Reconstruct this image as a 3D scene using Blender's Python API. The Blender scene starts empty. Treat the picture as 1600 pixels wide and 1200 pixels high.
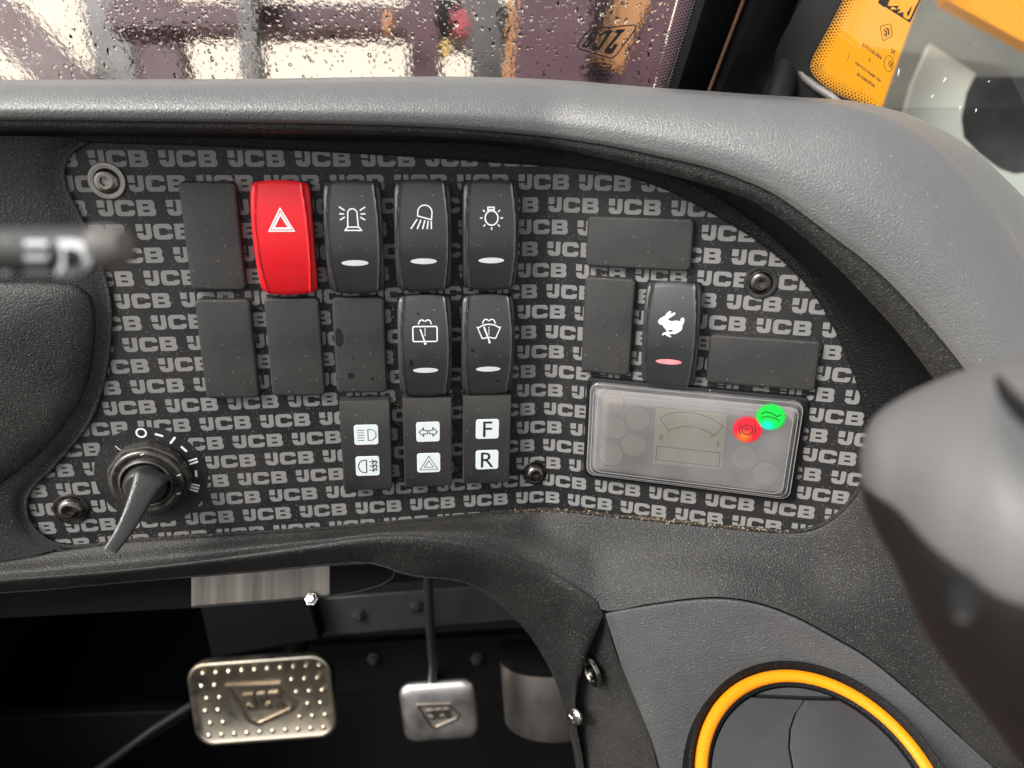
import bpy, bmesh, math, random
from mathutils import Vector, Matrix, geometry
random.seed(7)
R = math.radians
SC = bpy.context.scene
COL = SC.collection
V3 = Vector

# ------------------------------------------------------------------ camera
PITCH = R(45)
CAM = V3((0, 0, 2.3))
RT = V3((1, 0, 0)); UP = V3((0, math.sin(PITCH), math.cos(PITCH))); BK = V3((0, -math.cos(PITCH), math.sin(PITCH)))
FOC = 1107.16
cd = bpy.data.cameras.new('camera'); cam = bpy.data.objects.new('camera', cd); COL.objects.link(cam)
cam.matrix_world = Matrix(((RT.x, UP.x, BK.x, CAM.x), (RT.y, UP.y, BK.y, CAM.y), (RT.z, UP.z, BK.z, CAM.z), (0, 0, 0, 1)))
cd.sensor_width = 36; cd.lens = 36 * FOC / 1600; cd.clip_start = .01; cd.clip_end = 2000
cd.dof.use_dof = True; cd.dof.focus_distance = .335; cd.dof.aperture_fstop = 8.0
SC.camera = cam
# ------------------------------------------------------------------ sky, sun, exposure
w = bpy.data.worlds.new('World'); SC.world = w; w.use_nodes = True
nt = w.node_tree; bg = nt.nodes['Background']
sky = nt.nodes.new('ShaderNodeTexSky'); sky.sky_type = 'NISHITA'; sky.sun_disc = False
SUN_EL, SUN_AZ = R(52), R(-105)
sky.sun_elevation = SUN_EL; sky.sun_rotation = SUN_AZ; sky.dust_density = 4; sky.air_density = 1; sky.ozone_density = 1
hs = nt.nodes.new('ShaderNodeHueSaturation'); hs.inputs['Saturation'].default_value = .12
nt.links.new(sky.outputs[0], hs.inputs['Color']); nt.links.new(hs.outputs[0], bg.inputs[0]); bg.inputs[1].default_value = .12
sl = bpy.data.lights.new('sun', 'SUN'); sl.energy = 1.9; sl.angle = R(24); sl.color = (1, .96, .9)
so = bpy.data.objects.new('sun', sl); COL.objects.link(so)
sdir = V3((math.sin(SUN_AZ) * math.cos(SUN_EL), math.cos(SUN_AZ) * math.cos(SUN_EL), math.sin(SUN_EL)))
so.rotation_euler = sdir.to_track_quat('Z', 'Y').to_euler(); so.location = sdir * 20
SC.view_settings.view_transform = 'Standard'; SC.view_settings.look = 'None'
SC.view_settings.exposure = 1.15; SC.view_settings.gamma = 1
SC.render.engine = 'CYCLES'
SC.cycles.use_denoising = True
SC.cycles.max_bounces = 10; SC.cycles.transparent_max_bounces = 24; SC.cycles.transmission_bounces = 12
SC.cycles.caustics_refractive = True; SC.cycles.caustics_reflective = True

# ------------------------------------------------------------------ geometry of the place
def ray(x, y): return RT * ((x - 800) / FOC) + UP * ((600 - y) / FOC) - BK
def at(x, y, d): return CAM + ray(x, y) * d
# the control panel: two flat leaves meeting in a soft bend; u runs along it, v up it, h out of it (mm)
def rod(r):
    r = V3(r); return Matrix.Rotation(r.length, 3, r.normalized())
PR = rod((.340754, .138155, .018869)); PT = V3((.109168, 3.753049, -11.403483))
UNIT, PV, TH, UB, BW = .028, .362914, .399444, .560574, .4
CM = Matrix(((RT.x, UP.x, BK.x), (RT.y, UP.y, BK.y), (RT.z, UP.z, BK.z)))
def prof(u):
    a0 = UB - BW / 2; k = TH / BW; t = min(max(u - a0, 0), BW); e = max(u - a0 - BW, 0); ph = k * t
    return min(u, a0) + math.sin(ph) / k + e * math.cos(TH), (1 - math.cos(ph)) / k + e * math.sin(TH), ph
def surf(u, v, h=0.):
    X, Z, ph = prof(u / 28); h = h / 28
    return CAM + CM @ (PR @ V3((X - h * math.sin(ph), v / 28, Z + h * math.cos(ph))) + PT) * UNIT
def S(x, y, h=0.):
    h = h / 28; r = PR.transposed() @ V3(((x - 800) / FOC, (600 - y) / FOC, -1)); o = -(PR.transposed() @ PT)
    def f(u):
        X, Z, ph = prof(u); return (X - h * math.sin(ph) - o.x) * r.z - (Z + h * math.cos(ph) - o.z) * r.x
    a, b = -30., 30.; fa = f(a)
    for i in range(48):
        m = (a + b) / 2
        if (f(m) > 0) == (fa > 0): a = m
        else: b = m
    X, Z, ph = prof(a); d = (Z + h * math.cos(ph) - o.z) / r.z
    return a * 28, (o.y + d * r.y) * 28
def P(x, y, h=0.):
    u, v = S(x, y, h); return surf(u, v, h)
def frame(u, v, h=0., rot=0.):
    o = surf(u, v, h); ex = (surf(u + .5, v, h) - surf(u - .5, v, h)).normalized(); ey = (surf(u, v + .5, h) - surf(u, v - .5, h)).normalized(); n = ex.cross(ey)
    c, s = math.cos(R(rot)), math.sin(R(rot)); ex, ey = ex * c + ey * s, ey * c - ex * s
    return Matrix(((ex.x, ey.x, n.x, o.x), (ex.y, ey.y, n.y, o.y), (ex.z, ey.z, n.z, o.z), (0, 0, 0, 1)))
def basis(o, z, x):
    z = z.normalized(); x = (x - z * x.dot(z)).normalized(); y = z.cross(x)
    return Matrix(((x.x, y.x, z.x, o.x), (x.y, y.y, z.y, o.y), (x.z, y.z, z.z, o.z), (0, 0, 0, 1)))

# ------------------------------------------------------------------ materials
def nodes(m):
    m.use_nodes = True; return m.node_tree.nodes, m.node_tree.links, m.node_tree.nodes['Principled BSDF']
def rgba(c): return (c[0], c[1], c[2], 1)
def g(v): return (v, v, v)
def mat(name, col, rough=.5, metal=0., spec=.5, grain=None, dust=None, speck=None, emit=None, coat=0.):
    """grain=(scale, strength); dust=(scale, amount, colour); speck=(scale, radius, share, colour)"""
    m = bpy.data.materials.new(name); N, L, b = nodes(m)
    b.inputs['Base Color'].default_value = rgba(col); b.inputs['Roughness'].default_value = rough; b.inputs['Metallic'].default_value = metal
    b.inputs['Specular IOR Level'].default_value = spec; b.inputs['Coat Weight'].default_value = coat
    tc = N.new('ShaderNodeTexCoord'); cur = None
    if dust:
        n = N.new('ShaderNodeTexNoise'); n.inputs['Scale'].default_value = dust[0]; n.inputs['Detail'].default_value = 6; n.inputs['Roughness'].default_value = .65
        L.new(tc.outputs['Object'], n.inputs['Vector'])
        r = N.new('ShaderNodeMapRange'); r.inputs[1].default_value = .42; r.inputs[2].default_value = .75; r.inputs[3].default_value = 0; r.inputs[4].default_value = dust[1]
        L.new(n.outputs[0], r.inputs[0])
        x = N.new('ShaderNodeMix'); x.data_type = 'RGBA'; x.inputs[6].default_value = rgba(col); x.inputs[7].default_value = rgba(dust[2])
        L.new(r.outputs[0], x.inputs[0]); cur = x.outputs[2]
        rr = N.new('ShaderNodeMapRange'); rr.inputs[1].default_value = .3; rr.inputs[2].default_value = .7; rr.inputs[3].default_value = max(rough - .1, .05); rr.inputs[4].default_value = min(rough + .12, 1)
        L.new(n.outputs[0], rr.inputs[0]); L.new(rr.outputs[0], b.inputs['Roughness'])
    if speck:
        vo = N.new('ShaderNodeTexVoronoi'); vo.inputs['Scale'].default_value = speck[0]; L.new(tc.outputs['Object'], vo.inputs['Vector'])
        lt = N.new('ShaderNodeMath'); lt.operation = 'LESS_THAN'; lt.inputs[1].default_value = speck[1]; L.new(vo.outputs['Distance'], lt.inputs[0])
        sp = N.new('ShaderNodeSeparateColor'); L.new(vo.outputs['Color'], sp.inputs[0])
        l2 = N.new('ShaderNodeMath'); l2.operation = 'LESS_THAN'; l2.inputs[1].default_value = speck[2]; L.new(sp.outputs[0], l2.inputs[0])
        mu = N.new('ShaderNodeMath'); mu.operation = 'MULTIPLY'; L.new(lt.outputs[0], mu.inputs[0]); L.new(l2.outputs[0], mu.inputs[1])
        m2 = N.new('ShaderNodeMath'); m2.operation = 'MULTIPLY'; L.new(mu.outputs[0], m2.inputs[0]); L.new(sp.outputs[1], m2.inputs[1])
        x = N.new('ShaderNodeMix'); x.data_type = 'RGBA'; x.inputs[6].default_value = rgba(col); x.inputs[7].default_value = rgba(speck[3])
        if cur: L.new(cur, x.inputs[6])
        L.new(m2.outputs[0], x.inputs[0]); cur = x.outputs[2]
    if cur: L.new(cur, b.inputs['Base Color'])
    if grain:
        n = N.new('ShaderNodeTexNoise'); n.inputs['Scale'].default_value = grain[0]; n.inputs['Detail'].default_value = 2
        L.new(tc.outputs['Object'], n.inputs['Vector'])
        bp = N.new('ShaderNodeBump'); bp.inputs['Strength'].default_value = grain[1]; bp.inputs['Distance'].default_value = .0012
        L.new(n.outputs[0], bp.inputs['Height']); L.new(bp.outputs[0], b.inputs['Normal'])
    if emit:
        b.inputs['Emission Color'].default_value = rgba(emit[0]); b.inputs['Emission Strength'].default_value = emit[1]
    return m
TAN = (.30, .24, .17); PALE = (.45, .43, .40)
M = {}
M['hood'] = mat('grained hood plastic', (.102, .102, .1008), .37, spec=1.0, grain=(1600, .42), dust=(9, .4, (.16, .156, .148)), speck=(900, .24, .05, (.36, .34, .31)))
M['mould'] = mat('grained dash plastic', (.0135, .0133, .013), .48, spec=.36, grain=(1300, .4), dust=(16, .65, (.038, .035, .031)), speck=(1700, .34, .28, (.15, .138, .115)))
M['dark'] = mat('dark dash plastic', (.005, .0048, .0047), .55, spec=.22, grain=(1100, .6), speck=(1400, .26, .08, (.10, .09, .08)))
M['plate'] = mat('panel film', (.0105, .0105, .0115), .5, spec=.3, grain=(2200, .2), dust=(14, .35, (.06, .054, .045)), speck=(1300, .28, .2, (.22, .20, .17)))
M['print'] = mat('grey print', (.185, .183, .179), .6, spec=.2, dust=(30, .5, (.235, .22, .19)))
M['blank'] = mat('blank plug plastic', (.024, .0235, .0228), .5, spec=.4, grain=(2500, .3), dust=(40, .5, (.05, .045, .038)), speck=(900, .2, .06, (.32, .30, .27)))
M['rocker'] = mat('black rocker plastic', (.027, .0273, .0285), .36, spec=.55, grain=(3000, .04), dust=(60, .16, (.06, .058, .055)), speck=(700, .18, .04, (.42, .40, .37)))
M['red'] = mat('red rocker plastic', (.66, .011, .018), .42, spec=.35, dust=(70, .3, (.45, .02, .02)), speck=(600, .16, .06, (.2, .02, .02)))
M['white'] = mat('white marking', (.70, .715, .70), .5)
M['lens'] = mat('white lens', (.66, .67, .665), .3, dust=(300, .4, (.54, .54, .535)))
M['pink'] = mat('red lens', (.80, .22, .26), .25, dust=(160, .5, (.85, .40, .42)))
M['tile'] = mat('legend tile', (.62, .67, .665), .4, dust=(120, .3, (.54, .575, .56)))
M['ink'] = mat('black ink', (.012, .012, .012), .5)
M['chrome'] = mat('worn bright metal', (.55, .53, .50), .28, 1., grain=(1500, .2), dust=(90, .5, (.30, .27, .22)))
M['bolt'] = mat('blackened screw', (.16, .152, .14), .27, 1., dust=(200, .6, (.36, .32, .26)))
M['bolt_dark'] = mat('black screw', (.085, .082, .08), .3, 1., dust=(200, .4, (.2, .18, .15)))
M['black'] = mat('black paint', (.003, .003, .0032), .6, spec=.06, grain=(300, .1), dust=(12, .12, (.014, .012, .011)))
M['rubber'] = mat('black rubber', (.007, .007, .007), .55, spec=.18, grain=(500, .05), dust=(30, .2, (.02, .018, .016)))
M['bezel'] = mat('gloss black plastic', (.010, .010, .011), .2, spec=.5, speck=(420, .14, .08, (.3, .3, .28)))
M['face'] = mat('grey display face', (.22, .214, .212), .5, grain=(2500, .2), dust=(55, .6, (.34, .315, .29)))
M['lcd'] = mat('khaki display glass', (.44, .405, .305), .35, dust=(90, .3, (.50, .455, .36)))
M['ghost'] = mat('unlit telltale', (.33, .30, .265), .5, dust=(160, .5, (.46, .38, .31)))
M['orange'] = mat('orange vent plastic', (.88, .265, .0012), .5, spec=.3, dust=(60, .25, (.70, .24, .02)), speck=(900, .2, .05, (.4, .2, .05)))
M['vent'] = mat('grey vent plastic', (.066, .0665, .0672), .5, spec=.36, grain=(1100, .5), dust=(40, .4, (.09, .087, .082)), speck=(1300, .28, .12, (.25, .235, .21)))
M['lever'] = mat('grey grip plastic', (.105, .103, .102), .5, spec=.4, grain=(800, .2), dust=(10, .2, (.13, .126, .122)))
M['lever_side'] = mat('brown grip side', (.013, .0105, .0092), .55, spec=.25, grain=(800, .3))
M['steel'] = mat('brushed steel', (.74, .665, .54), .34, 1., dust=(45, .75, (.40, .29, .17)))
M['alu'] = mat('satin pedal alloy', (.85, .82, .80), .40, 1., dust=(40, .35, (.58, .51, .43)))
M['key'] = mat('dark grey key plastic', (.027, .0265, .0255), .36, spec=.5, grain=(900, .2), dust=(50, .4, (.06, .056, .05)))
M['crumb'] = mat('dry brown dirt', (.26, .19, .12), .9, dust=(300, .7, (.42, .34, .25)))
M['sticker'] = mat('bonnet orange paint', (.66, .255, .002), .4, spec=.3, dust=(5, .15, (.66, .32, .04)))
M['concrete'] = mat('wet concrete', (.52, .45, .375), .6, grain=(2, .4), dust=(.8, .8, (.38, .33, .27)))
M['greyfloor'] = mat('grey painted deck', (.10, .098, .09), .55, dust=(9, .7, (.15, .145, .125)), speck=(60, .2, .1, (.25, .24, .22)))
M['palegrey'] = mat('pale grey moulding', (.50, .515, .475), .5, grain=(60, .1), dust=(11, .5, (.40, .41, .375)))
M['slate'] = mat('slate grey plastic', (.055, .056, .059), .6, spec=.2, dust=(18, .8, (.10, .10, .103)))
M['flap'] = mat('vent flap plastic', (.042, .0435, .046), .5, spec=.35, grain=(2200, .1), dust=(40, .3, (.06, .06, .059)))
M['frame'] = mat('purple brown steel', (.062, .030, .040), .55, spec=.3, dust=(6, .5, (.10, .055, .062)))
M['framegrey'] = mat('grey galvanised steel', (.06, .054, .055), .5, .2, dust=(6, .5, (.10, .088, .085)))
M['rustorange'] = mat('orange paint and reflection', (.34, .15, .05), .5, dust=(8, .6, (.20, .095, .05)))
M['redpaint'] = mat('red hose cap', (.25, .03, .045), .5)
M['yellow'] = mat('yellow tag', (.42, .27, .08), .5)
def lamp_mat(name, c1, c2, s, off):
    m = bpy.data.materials.new(name); N, L, b = nodes(m)
    tc = N.new('ShaderNodeTexCoord'); mp = N.new('ShaderNodeMapping'); mp.inputs['Location'].default_value = (-off[0], -off[1], 0)
    gr = N.new('ShaderNodeTexGradient'); gr.gradient_type = 'SPHERICAL'; mp.inputs['Scale'].default_value = (240, 240, 0)
    mp.vector_type = 'POINT'; mp.inputs['Location'].default_value = (-off[0] * 240, -off[1] * 240, 0)
    x = N.new('ShaderNodeMix'); x.data_type = 'RGBA'; x.inputs[6].default_value = rgba(c1); x.inputs[7].default_value = rgba(c2)
    L.new(tc.outputs['Object'], mp.inputs[0]); L.new(mp.outputs[0], gr.inputs[0]); L.new(gr.outputs['Fac'], x.inputs[0])
    L.new(x.outputs[2], b.inputs['Emission Color']); b.inputs['Emission Strength'].default_value = s
    m2 = N.new('ShaderNodeMapping'); m2.inputs['Scale'].default_value = (140, 140, 0); g2 = N.new('ShaderNodeTexGradient'); g2.gradient_type = 'SPHERICAL'
    ra = N.new('ShaderNodeMapRange'); ra.interpolation_type = 'SMOOTHSTEP'; ra.inputs[1].default_value = .0; ra.inputs[2].default_value = .24; L.new(tc.outputs['Object'], m2.inputs[0]); L.new(m2.outputs[0], g2.inputs[0]); L.new(g2.outputs['Fac'], ra.inputs[0]); L.new(ra.outputs[0], b.inputs['Alpha'])
    b.inputs['Base Color'].default_value = rgba([c * .02 for c in c1])
    return m
def glass_mat(name, tint=(1, 1, 1), bumps=None, clear=None, haze=0.):
    m = bpy.data.materials.new(name); m.use_nodes = True; N, L = m.node_tree.nodes, m.node_tree.links
    out = N['Material Output']; N.remove(N['Principled BSDF'])
    if bumps:
        gl = N.new('ShaderNodeBsdfGlass'); gl.inputs['IOR'].default_value = 1.36; gl.inputs['Roughness'].default_value = 0; gl.inputs['Color'].default_value = rgba(tint)
        tc = N.new('ShaderNodeTexCoord'); acc = None
        for sc, st in bumps:
            n = N.new('ShaderNodeTexNoise'); n.inputs['Scale'].default_value = sc; n.inputs['Detail'].default_value = 3; L.new(tc.outputs['Object'], n.inputs['Vector'])
            bp = N.new('ShaderNodeBump'); bp.inputs['Strength'].default_value = st; bp.inputs['Distance'].default_value = .001; L.new(n.outputs[0], bp.inputs['Height'])
            if acc: L.new(acc, bp.inputs['Normal'])
            acc = bp.outputs[0]
        L.new(acc, gl.inputs['Normal']); L.new(gl.outputs[0], out.inputs[0])
    else:
        tr = N.new('ShaderNodeBsdfTransparent'); tr.inputs[0].default_value = rgba(tint)
        gs = N.new('ShaderNodeBsdfGlossy'); gs.inputs['Roughness'].default_value = .03 if not haze else .12
        fr = N.new('ShaderNodeFresnel'); fr.inputs[0].default_value = 1.45; mx = N.new('ShaderNodeMixShader')
        L.new(fr.outputs[0], mx.inputs[0]); L.new(tr.outputs[0], mx.inputs[1]); L.new(gs.outputs[0], mx.inputs[2]); last = mx
        if haze:
            df = N.new('ShaderNodeBsdfDiffuse'); df.inputs[0].default_value = rgba((.40, .385, .38)); mx2 = N.new('ShaderNodeMixShader')
            tc = N.new('ShaderNodeTexCoord'); n = N.new('ShaderNodeTexNoise'); n.inputs['Scale'].default_value = 45; n.inputs['Detail'].default_value = 5; L.new(tc.outputs['Object'], n.inputs['Vector'])
            r = N.new('ShaderNodeMapRange'); r.inputs[1].default_value = .3; r.inputs[2].default_value = .75; r.inputs[3].default_value = haze * .6; r.inputs[4].default_value = haze * 1.5; L.new(n.outputs[0], r.inputs[0])
            L.new(r.outputs[0], mx2.inputs[0]); L.new(mx.outputs[0], mx2.inputs[1]); L.new(df.outputs[0], mx2.inputs[2]); last = mx2
        L.new(last.outputs[0], out.inputs[0])
    return m
M['screen'] = glass_mat('rain wet glass', (.97, .97, .96), bumps=[(300, .08), (60, .12)])
M['drop'] = glass_mat('water', bumps=[(300, .05)])
M['sideglass'] = glass_mat('side glass', (.93, .95, .93))
M['reflection_tint'] = glass_mat('glass reflection tint', (.80, .82, .81))
M['cover'] = glass_mat('dusty clear cover', (.96, .96, .95), haze=.20)

def streaks(m, sc, c2):
    N, L, b = nodes(m); tc = N.new('ShaderNodeTexCoord'); mp = N.new('ShaderNodeMapping'); mp.inputs['Scale'].default_value = sc
    n = N.new('ShaderNodeTexNoise'); n.inputs['Scale'].default_value = 1; n.inputs['Detail'].default_value = 4; L.new(tc.outputs['Object'], mp.inputs[0]); L.new(mp.outputs[0], n.inputs['Vector'])
    rm = N.new('ShaderNodeMapRange'); rm.inputs[1].default_value = .35; rm.inputs[2].default_value = .65; L.new(n.outputs[0], rm.inputs[0])
    x = N.new('ShaderNodeMix'); x.data_type = 'RGBA'; x.inputs[6].default_value = b.inputs['Base Color'].default_value; x.inputs[7].default_value = rgba(c2); L.new(rm.outputs[0], x.inputs[0]); L.new(x.outputs[2], b.inputs['Base Color'])
# ------------------------------------------------------------------ builders
def tag(o, label=None, cat=None, group=None, kind=None):
    if label: o['label'] = label
    if cat: o['category'] = cat
    if group: o['group'] = group
    if kind: o['kind'] = kind
    return o
def empty(name, mw, label=None, cat=None, group=None):
    o = bpy.data.objects.new(name, None); o.empty_display_size = .01; COL.objects.link(o); o.matrix_world = mw
    return tag(o, label, cat, group)
def T(v): return Matrix.Translation(v)
class MB:
    def __init__(s): s.v = []; s.f = []
    def add(s, vs, fs):
        k = len(s.v); s.v += [V3(p) for p in vs]; s.f += [tuple(i + k for i in f) for f in fs]; return s
    def grid(s, rows, closed=False, capa=False, capb=False):
        n = len(rows[0]); m = len(rows); fs = []
        for j in range(m - 1):
            for i in range(n if closed else n - 1):
                a = j * n + i; b = j * n + (i + 1) % n; fs.append((a, b, b + n, a + n))
        if capa: fs.append(tuple(range(n - 1, -1, -1)))
        if capb: fs.append(tuple(range((m - 1) * n, m * n)))
        return s.add([p for r in rows for p in r], fs)
    def box(s, c, x, y, z):
        c, x, y, z = V3(c), V3(x), V3(y), V3(z); vs = [c + x * a + y * b + z * d for a in (-1, 1) for b in (-1, 1) for d in (-1, 1)]
        return s.add(vs, [(0, 1, 3, 2), (4, 6, 7, 5), (0, 4, 5, 1), (2, 3, 7, 6), (0, 2, 6, 4), (1, 5, 7, 3)])
    def tube(s, pts, r, n=12, cap=True):
        pts = [V3(p) for p in pts]; rs = r if isinstance(r, (list, tuple)) else [r] * len(pts); rows = []; ref = None
        for i, p in enumerate(pts):
            d = (pts[min(i + 1, len(pts) - 1)] - pts[max(i - 1, 0)]).normalized()
            if ref is None: ref = d.orthogonal()
            a = (ref - d * ref.dot(d)).normalized(); ref = a; b = d.cross(a)
            rows.append([p + (a * math.cos(2 * math.pi * k / n) + b * math.sin(2 * math.pi * k / n)) * rs[i] for k in range(n)])
        return s.grid(rows, True, cap, cap)
    def lathe(s, prof_, n=32, mw=None, capb=True):
        rows = [[V3((r * math.cos(2 * math.pi * k / n), r * math.sin(2 * math.pi * k / n), z)) for k in range(n)] for r, z in prof_]
        if mw: rows = [[mw @ p for p in r] for r in rows]
        return s.grid(rows, True, False, capb)
    def rbox(s, w, h, levels, r, seg=6):
        """rounded rectangle tower; levels = [(z, inset)], capped on top"""
        rows = []
        for z, ins in levels:
            row = []; rr = max(r - ins, .0001)
            for cx, cy, a0 in ((1, 1, 0), (-1, 1, 90), (-1, -1, 180), (1, -1, 270)):
                for k in range(seg + 1):
                    a = R(a0 + 90 * k / seg); row.append(V3((cx * (w / 2 - ins - rr) + rr * math.cos(a), cy * (h / 2 - ins - rr) + rr * math.sin(a), z)))
            rows.append(row)
        return s.grid(rows, True, False, True)
    def prism(s, poly, z0, z1, holes=()):
        """flat outline with holes pulled from z0 to z1 (local xy)"""
        loops = [[V3((p[0], p[1], 0)) for p in poly]] + [[V3((p[0], p[1], 0)) for p in h] for h in holes]
        flat = [p for l in loops for p in l]; n = len(flat); tri = geometry.tessellate_polygon(loops)
        vs = [V3((p.x, p.y, z1)) for p in flat]; fs = []
        for t in tri:
            a, b, c = (flat[i] for i in t); ccw = (b - a).cross(c - a).z > 0
            fs.append(tuple(t) if ccw else tuple(reversed(t)))
        if z0 is not None:
            vs += [V3((p.x, p.y, z0)) for p in flat]; k = 0
            for l in loops:
                m = len(l); area = sum(l[i].x * l[(i + 1) % m].y - l[(i + 1) % m].x * l[i].y for i in range(m)); first = l is loops[0]
                for i in range(m):
                    a, b = k + i, k + (i + 1) % m
                    fs.append((a, a + n, b + n, b) if (area > 0) == first else (a, b, b + n, a + n))
                k += m
        return s.add(vs, fs)
    def map(s, fn): s.v = [V3(fn(p)) for p in s.v]; return s
    def build(s, name, m, parent=None, smooth=True, world=False, sharp=40, kind=None, label=None):
        me = bpy.data.meshes.new(name); vs = s.v
        if world and parent is not None:
            inv = parent.matrix_world.inverted(); vs = [inv @ p for p in vs]
        me.from_pydata(vs, [], s.f); me.validate(); me.update()
        me.materials.append(m if not isinstance(m, str) else M[m])
        if smooth:
            me.polygons.foreach_set('use_smooth', [True] * len(me.polygons)); me.set_sharp_from_angle(angle=R(sharp))
        o = bpy.data.objects.new(name, me); COL.objects.link(o)
        if parent is not None: o.parent = parent
        if kind: o['kind'] = kind
        if label: o['label'] = label
        return o
def cr(pts, t):
    n = len(pts) - 1; i = min(int(t), n - 1); f = t - i
    p1, p2 = pts[i], pts[i + 1]; p0 = pts[i - 1] if i > 0 else p1 * 2 - p2; p3 = pts[i + 2] if i + 2 <= n else p2 * 2 - p1
    return (p1 * 2 + (p2 - p0) * f + (p0 * 2 - p1 * 5 + p2 * 4 - p3) * f * f + (p1 * 3 - p0 - p2 * 3 + p3) * f ** 3) * .5
def smooth(pts, n, arc=False):
    pts = [V3(p) for p in pts]; d = [cr(pts, (len(pts) - 1) * k / 400) for k in range(401)] if arc else None
    if not arc: return [cr(pts, (len(pts) - 1) * k / (n - 1)) for k in range(n)]
    L = [0]
    for a, b in zip(d, d[1:]): L.append(L[-1] + (b - a).length)
    out = []; j = 0
    for k in range(n):
        s = L[-1] * k / (n - 1)
        while j < 399 and L[j + 1] < s: j += 1
        f = (s - L[j]) / max(L[j + 1] - L[j], 1e-12); out.append(d[j].lerp(d[j + 1], min(f, 1)))
    return out
def loft(rows, n=80, m=6, arc=False):
    rs = [smooth(r, n, arc) for r in rows]; out = []
    cols = list(zip(*rs)); tot = (len(rs) - 1) * m + 1
    cc = [[cr(list(c), (len(rs) - 1) * k / (tot - 1)) for k in range(tot)] for c in cols]
    return [[cc[i][k] for i in range(n)] for k in range(tot)]
def pts2(l): return [V3((x, y, 0)) for x, y in l]
def px_row(l, h, n=None, arc=True):
    """a curve given by points seen in the photograph, laid h mm above the panel's surface"""
    q = smooth(pts2(l), n, arc) if n else pts2(l)
    hs_ = h if isinstance(h, (list, tuple)) else [h] * len(q)
    if n and isinstance(h, (list, tuple)):
        hv = smooth([V3((a, 0, 0)) for a in h], n); hs_ = [a.x for a in hv]
    return [P(p.x, p.y, a) for p, a in zip(q, hs_)]
# flat print -------------------------------------------------------
def stroke(pl, wd, closed=False):
    """outline of a polyline of width wd as separate quads with mitred joints"""
    p = [V3((a, b, 0)) for a, b in pl]; n = len(p); L_, R_ = [], []
    for i in range(n):
        a = p[(i - 1) % n] if (closed or i > 0) else None; b = p[(i + 1) % n] if (closed or i < n - 1) else None
        d1 = (p[i] - a).normalized() if a else None; d2 = (b - p[i]).normalized() if b else None
        d1 = d1 or d2; d2 = d2 or d1; t = (d1 + d2); t = t.normalized() if t.length > 1e-6 else d1
        nn = V3((-t.y, t.x, 0)); k = wd / 2 / max(nn.dot(V3((-d1.y, d1.x, 0))), .35)
        L_.append(p[i] + nn * k); R_.append(p[i] - nn * k)
    vs = L_ + R_; fs = [(i, n + i, n + (i + 1) % n, (i + 1) % n) for i in range(n if closed else n - 1)]
    return vs, fs
def arcp(cx, cy, rx, ry, a0, a1, n=20): return [(cx + rx * math.cos(R(a0 + (a1 - a0) * k / n)), cy + ry * math.sin(R(a0 + (a1 - a0) * k / n))) for k in range(n + 1)]
def circ(cx, cy, rx, ry=None, n=28): return arcp(cx, cy, rx, ry or rx, 0, 360, n)[:-1]
def rrect(x0, y0, x1, y1, r, n=4):
    o = []
    for cx, cy, a in ((x1 - r, y1 - r, 0), (x0 + r, y1 - r, 90), (x0 + r, y0 + r, 180), (x1 - r, y0 + r, 270)): o += arcp(cx, cy, r, r, a, a + 90, n)
    return o
class Ink:
    def __init__(s): s.b = MB()
    def line(s, pl, wd, closed=False): s.b.add(*stroke(pl, wd, closed)); return s
    def fill(s, poly, holes=()): s.b.prism(poly, None, 0, holes); return s
    def refine(s, mx):
        bm = bmesh.new(); vs = [bm.verts.new(p) for p in s.b.v]
        for f in s.b.f:
            try: bm.faces.new([vs[i] for i in f])
            except ValueError: pass
        for _ in range(4):
            bmesh.ops.triangulate(bm, faces=bm.faces[:]); e = [e for e in bm.edges if e.calc_length() > mx]
            if not e: break
            bmesh.ops.subdivide_edges(bm, edges=e, cuts=1)
        bmesh.ops.triangulate(bm, faces=bm.faces[:]); bm.verts.index_update()
        s.b.v = [v.co.copy() for v in bm.verts]; s.b.f = [tuple(v.index for v in f.verts) for f in bm.faces]; bm.free(); return s
    def put(s, other, fn): s.b.add([fn(p) for p in other.b.v], other.b.f); return s
    def build(s, name, m, parent, fn, world=False, **k):
        s.b.map(fn); return s.b.build(name, m, parent, False, world, **k)
_tc = {}
def text_ink(t, bold=0.):
    """the built-in font as flat polygons, cap height about .7"""
    key_ = (t, bold)
    if key_ not in _tc:
        c = bpy.data.curves.new('text', 'FONT'); c.body = t; c.resolution_u = 3; c.offset = bold; o = bpy.data.objects.new('text', c); COL.objects.link(o)
        dg = bpy.context.evaluated_depsgraph_get(); me = o.evaluated_get(dg).to_mesh()
        _tc[key_] = ([v.co.copy() for v in me.vertices], [tuple(p.vertices) for p in me.polygons]); o.evaluated_get(dg).to_mesh_clear()
        bpy.data.objects.remove(o); bpy.data.curves.remove(c)
    i = Ink(); i.b.add(*_tc[key_]); return i
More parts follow.
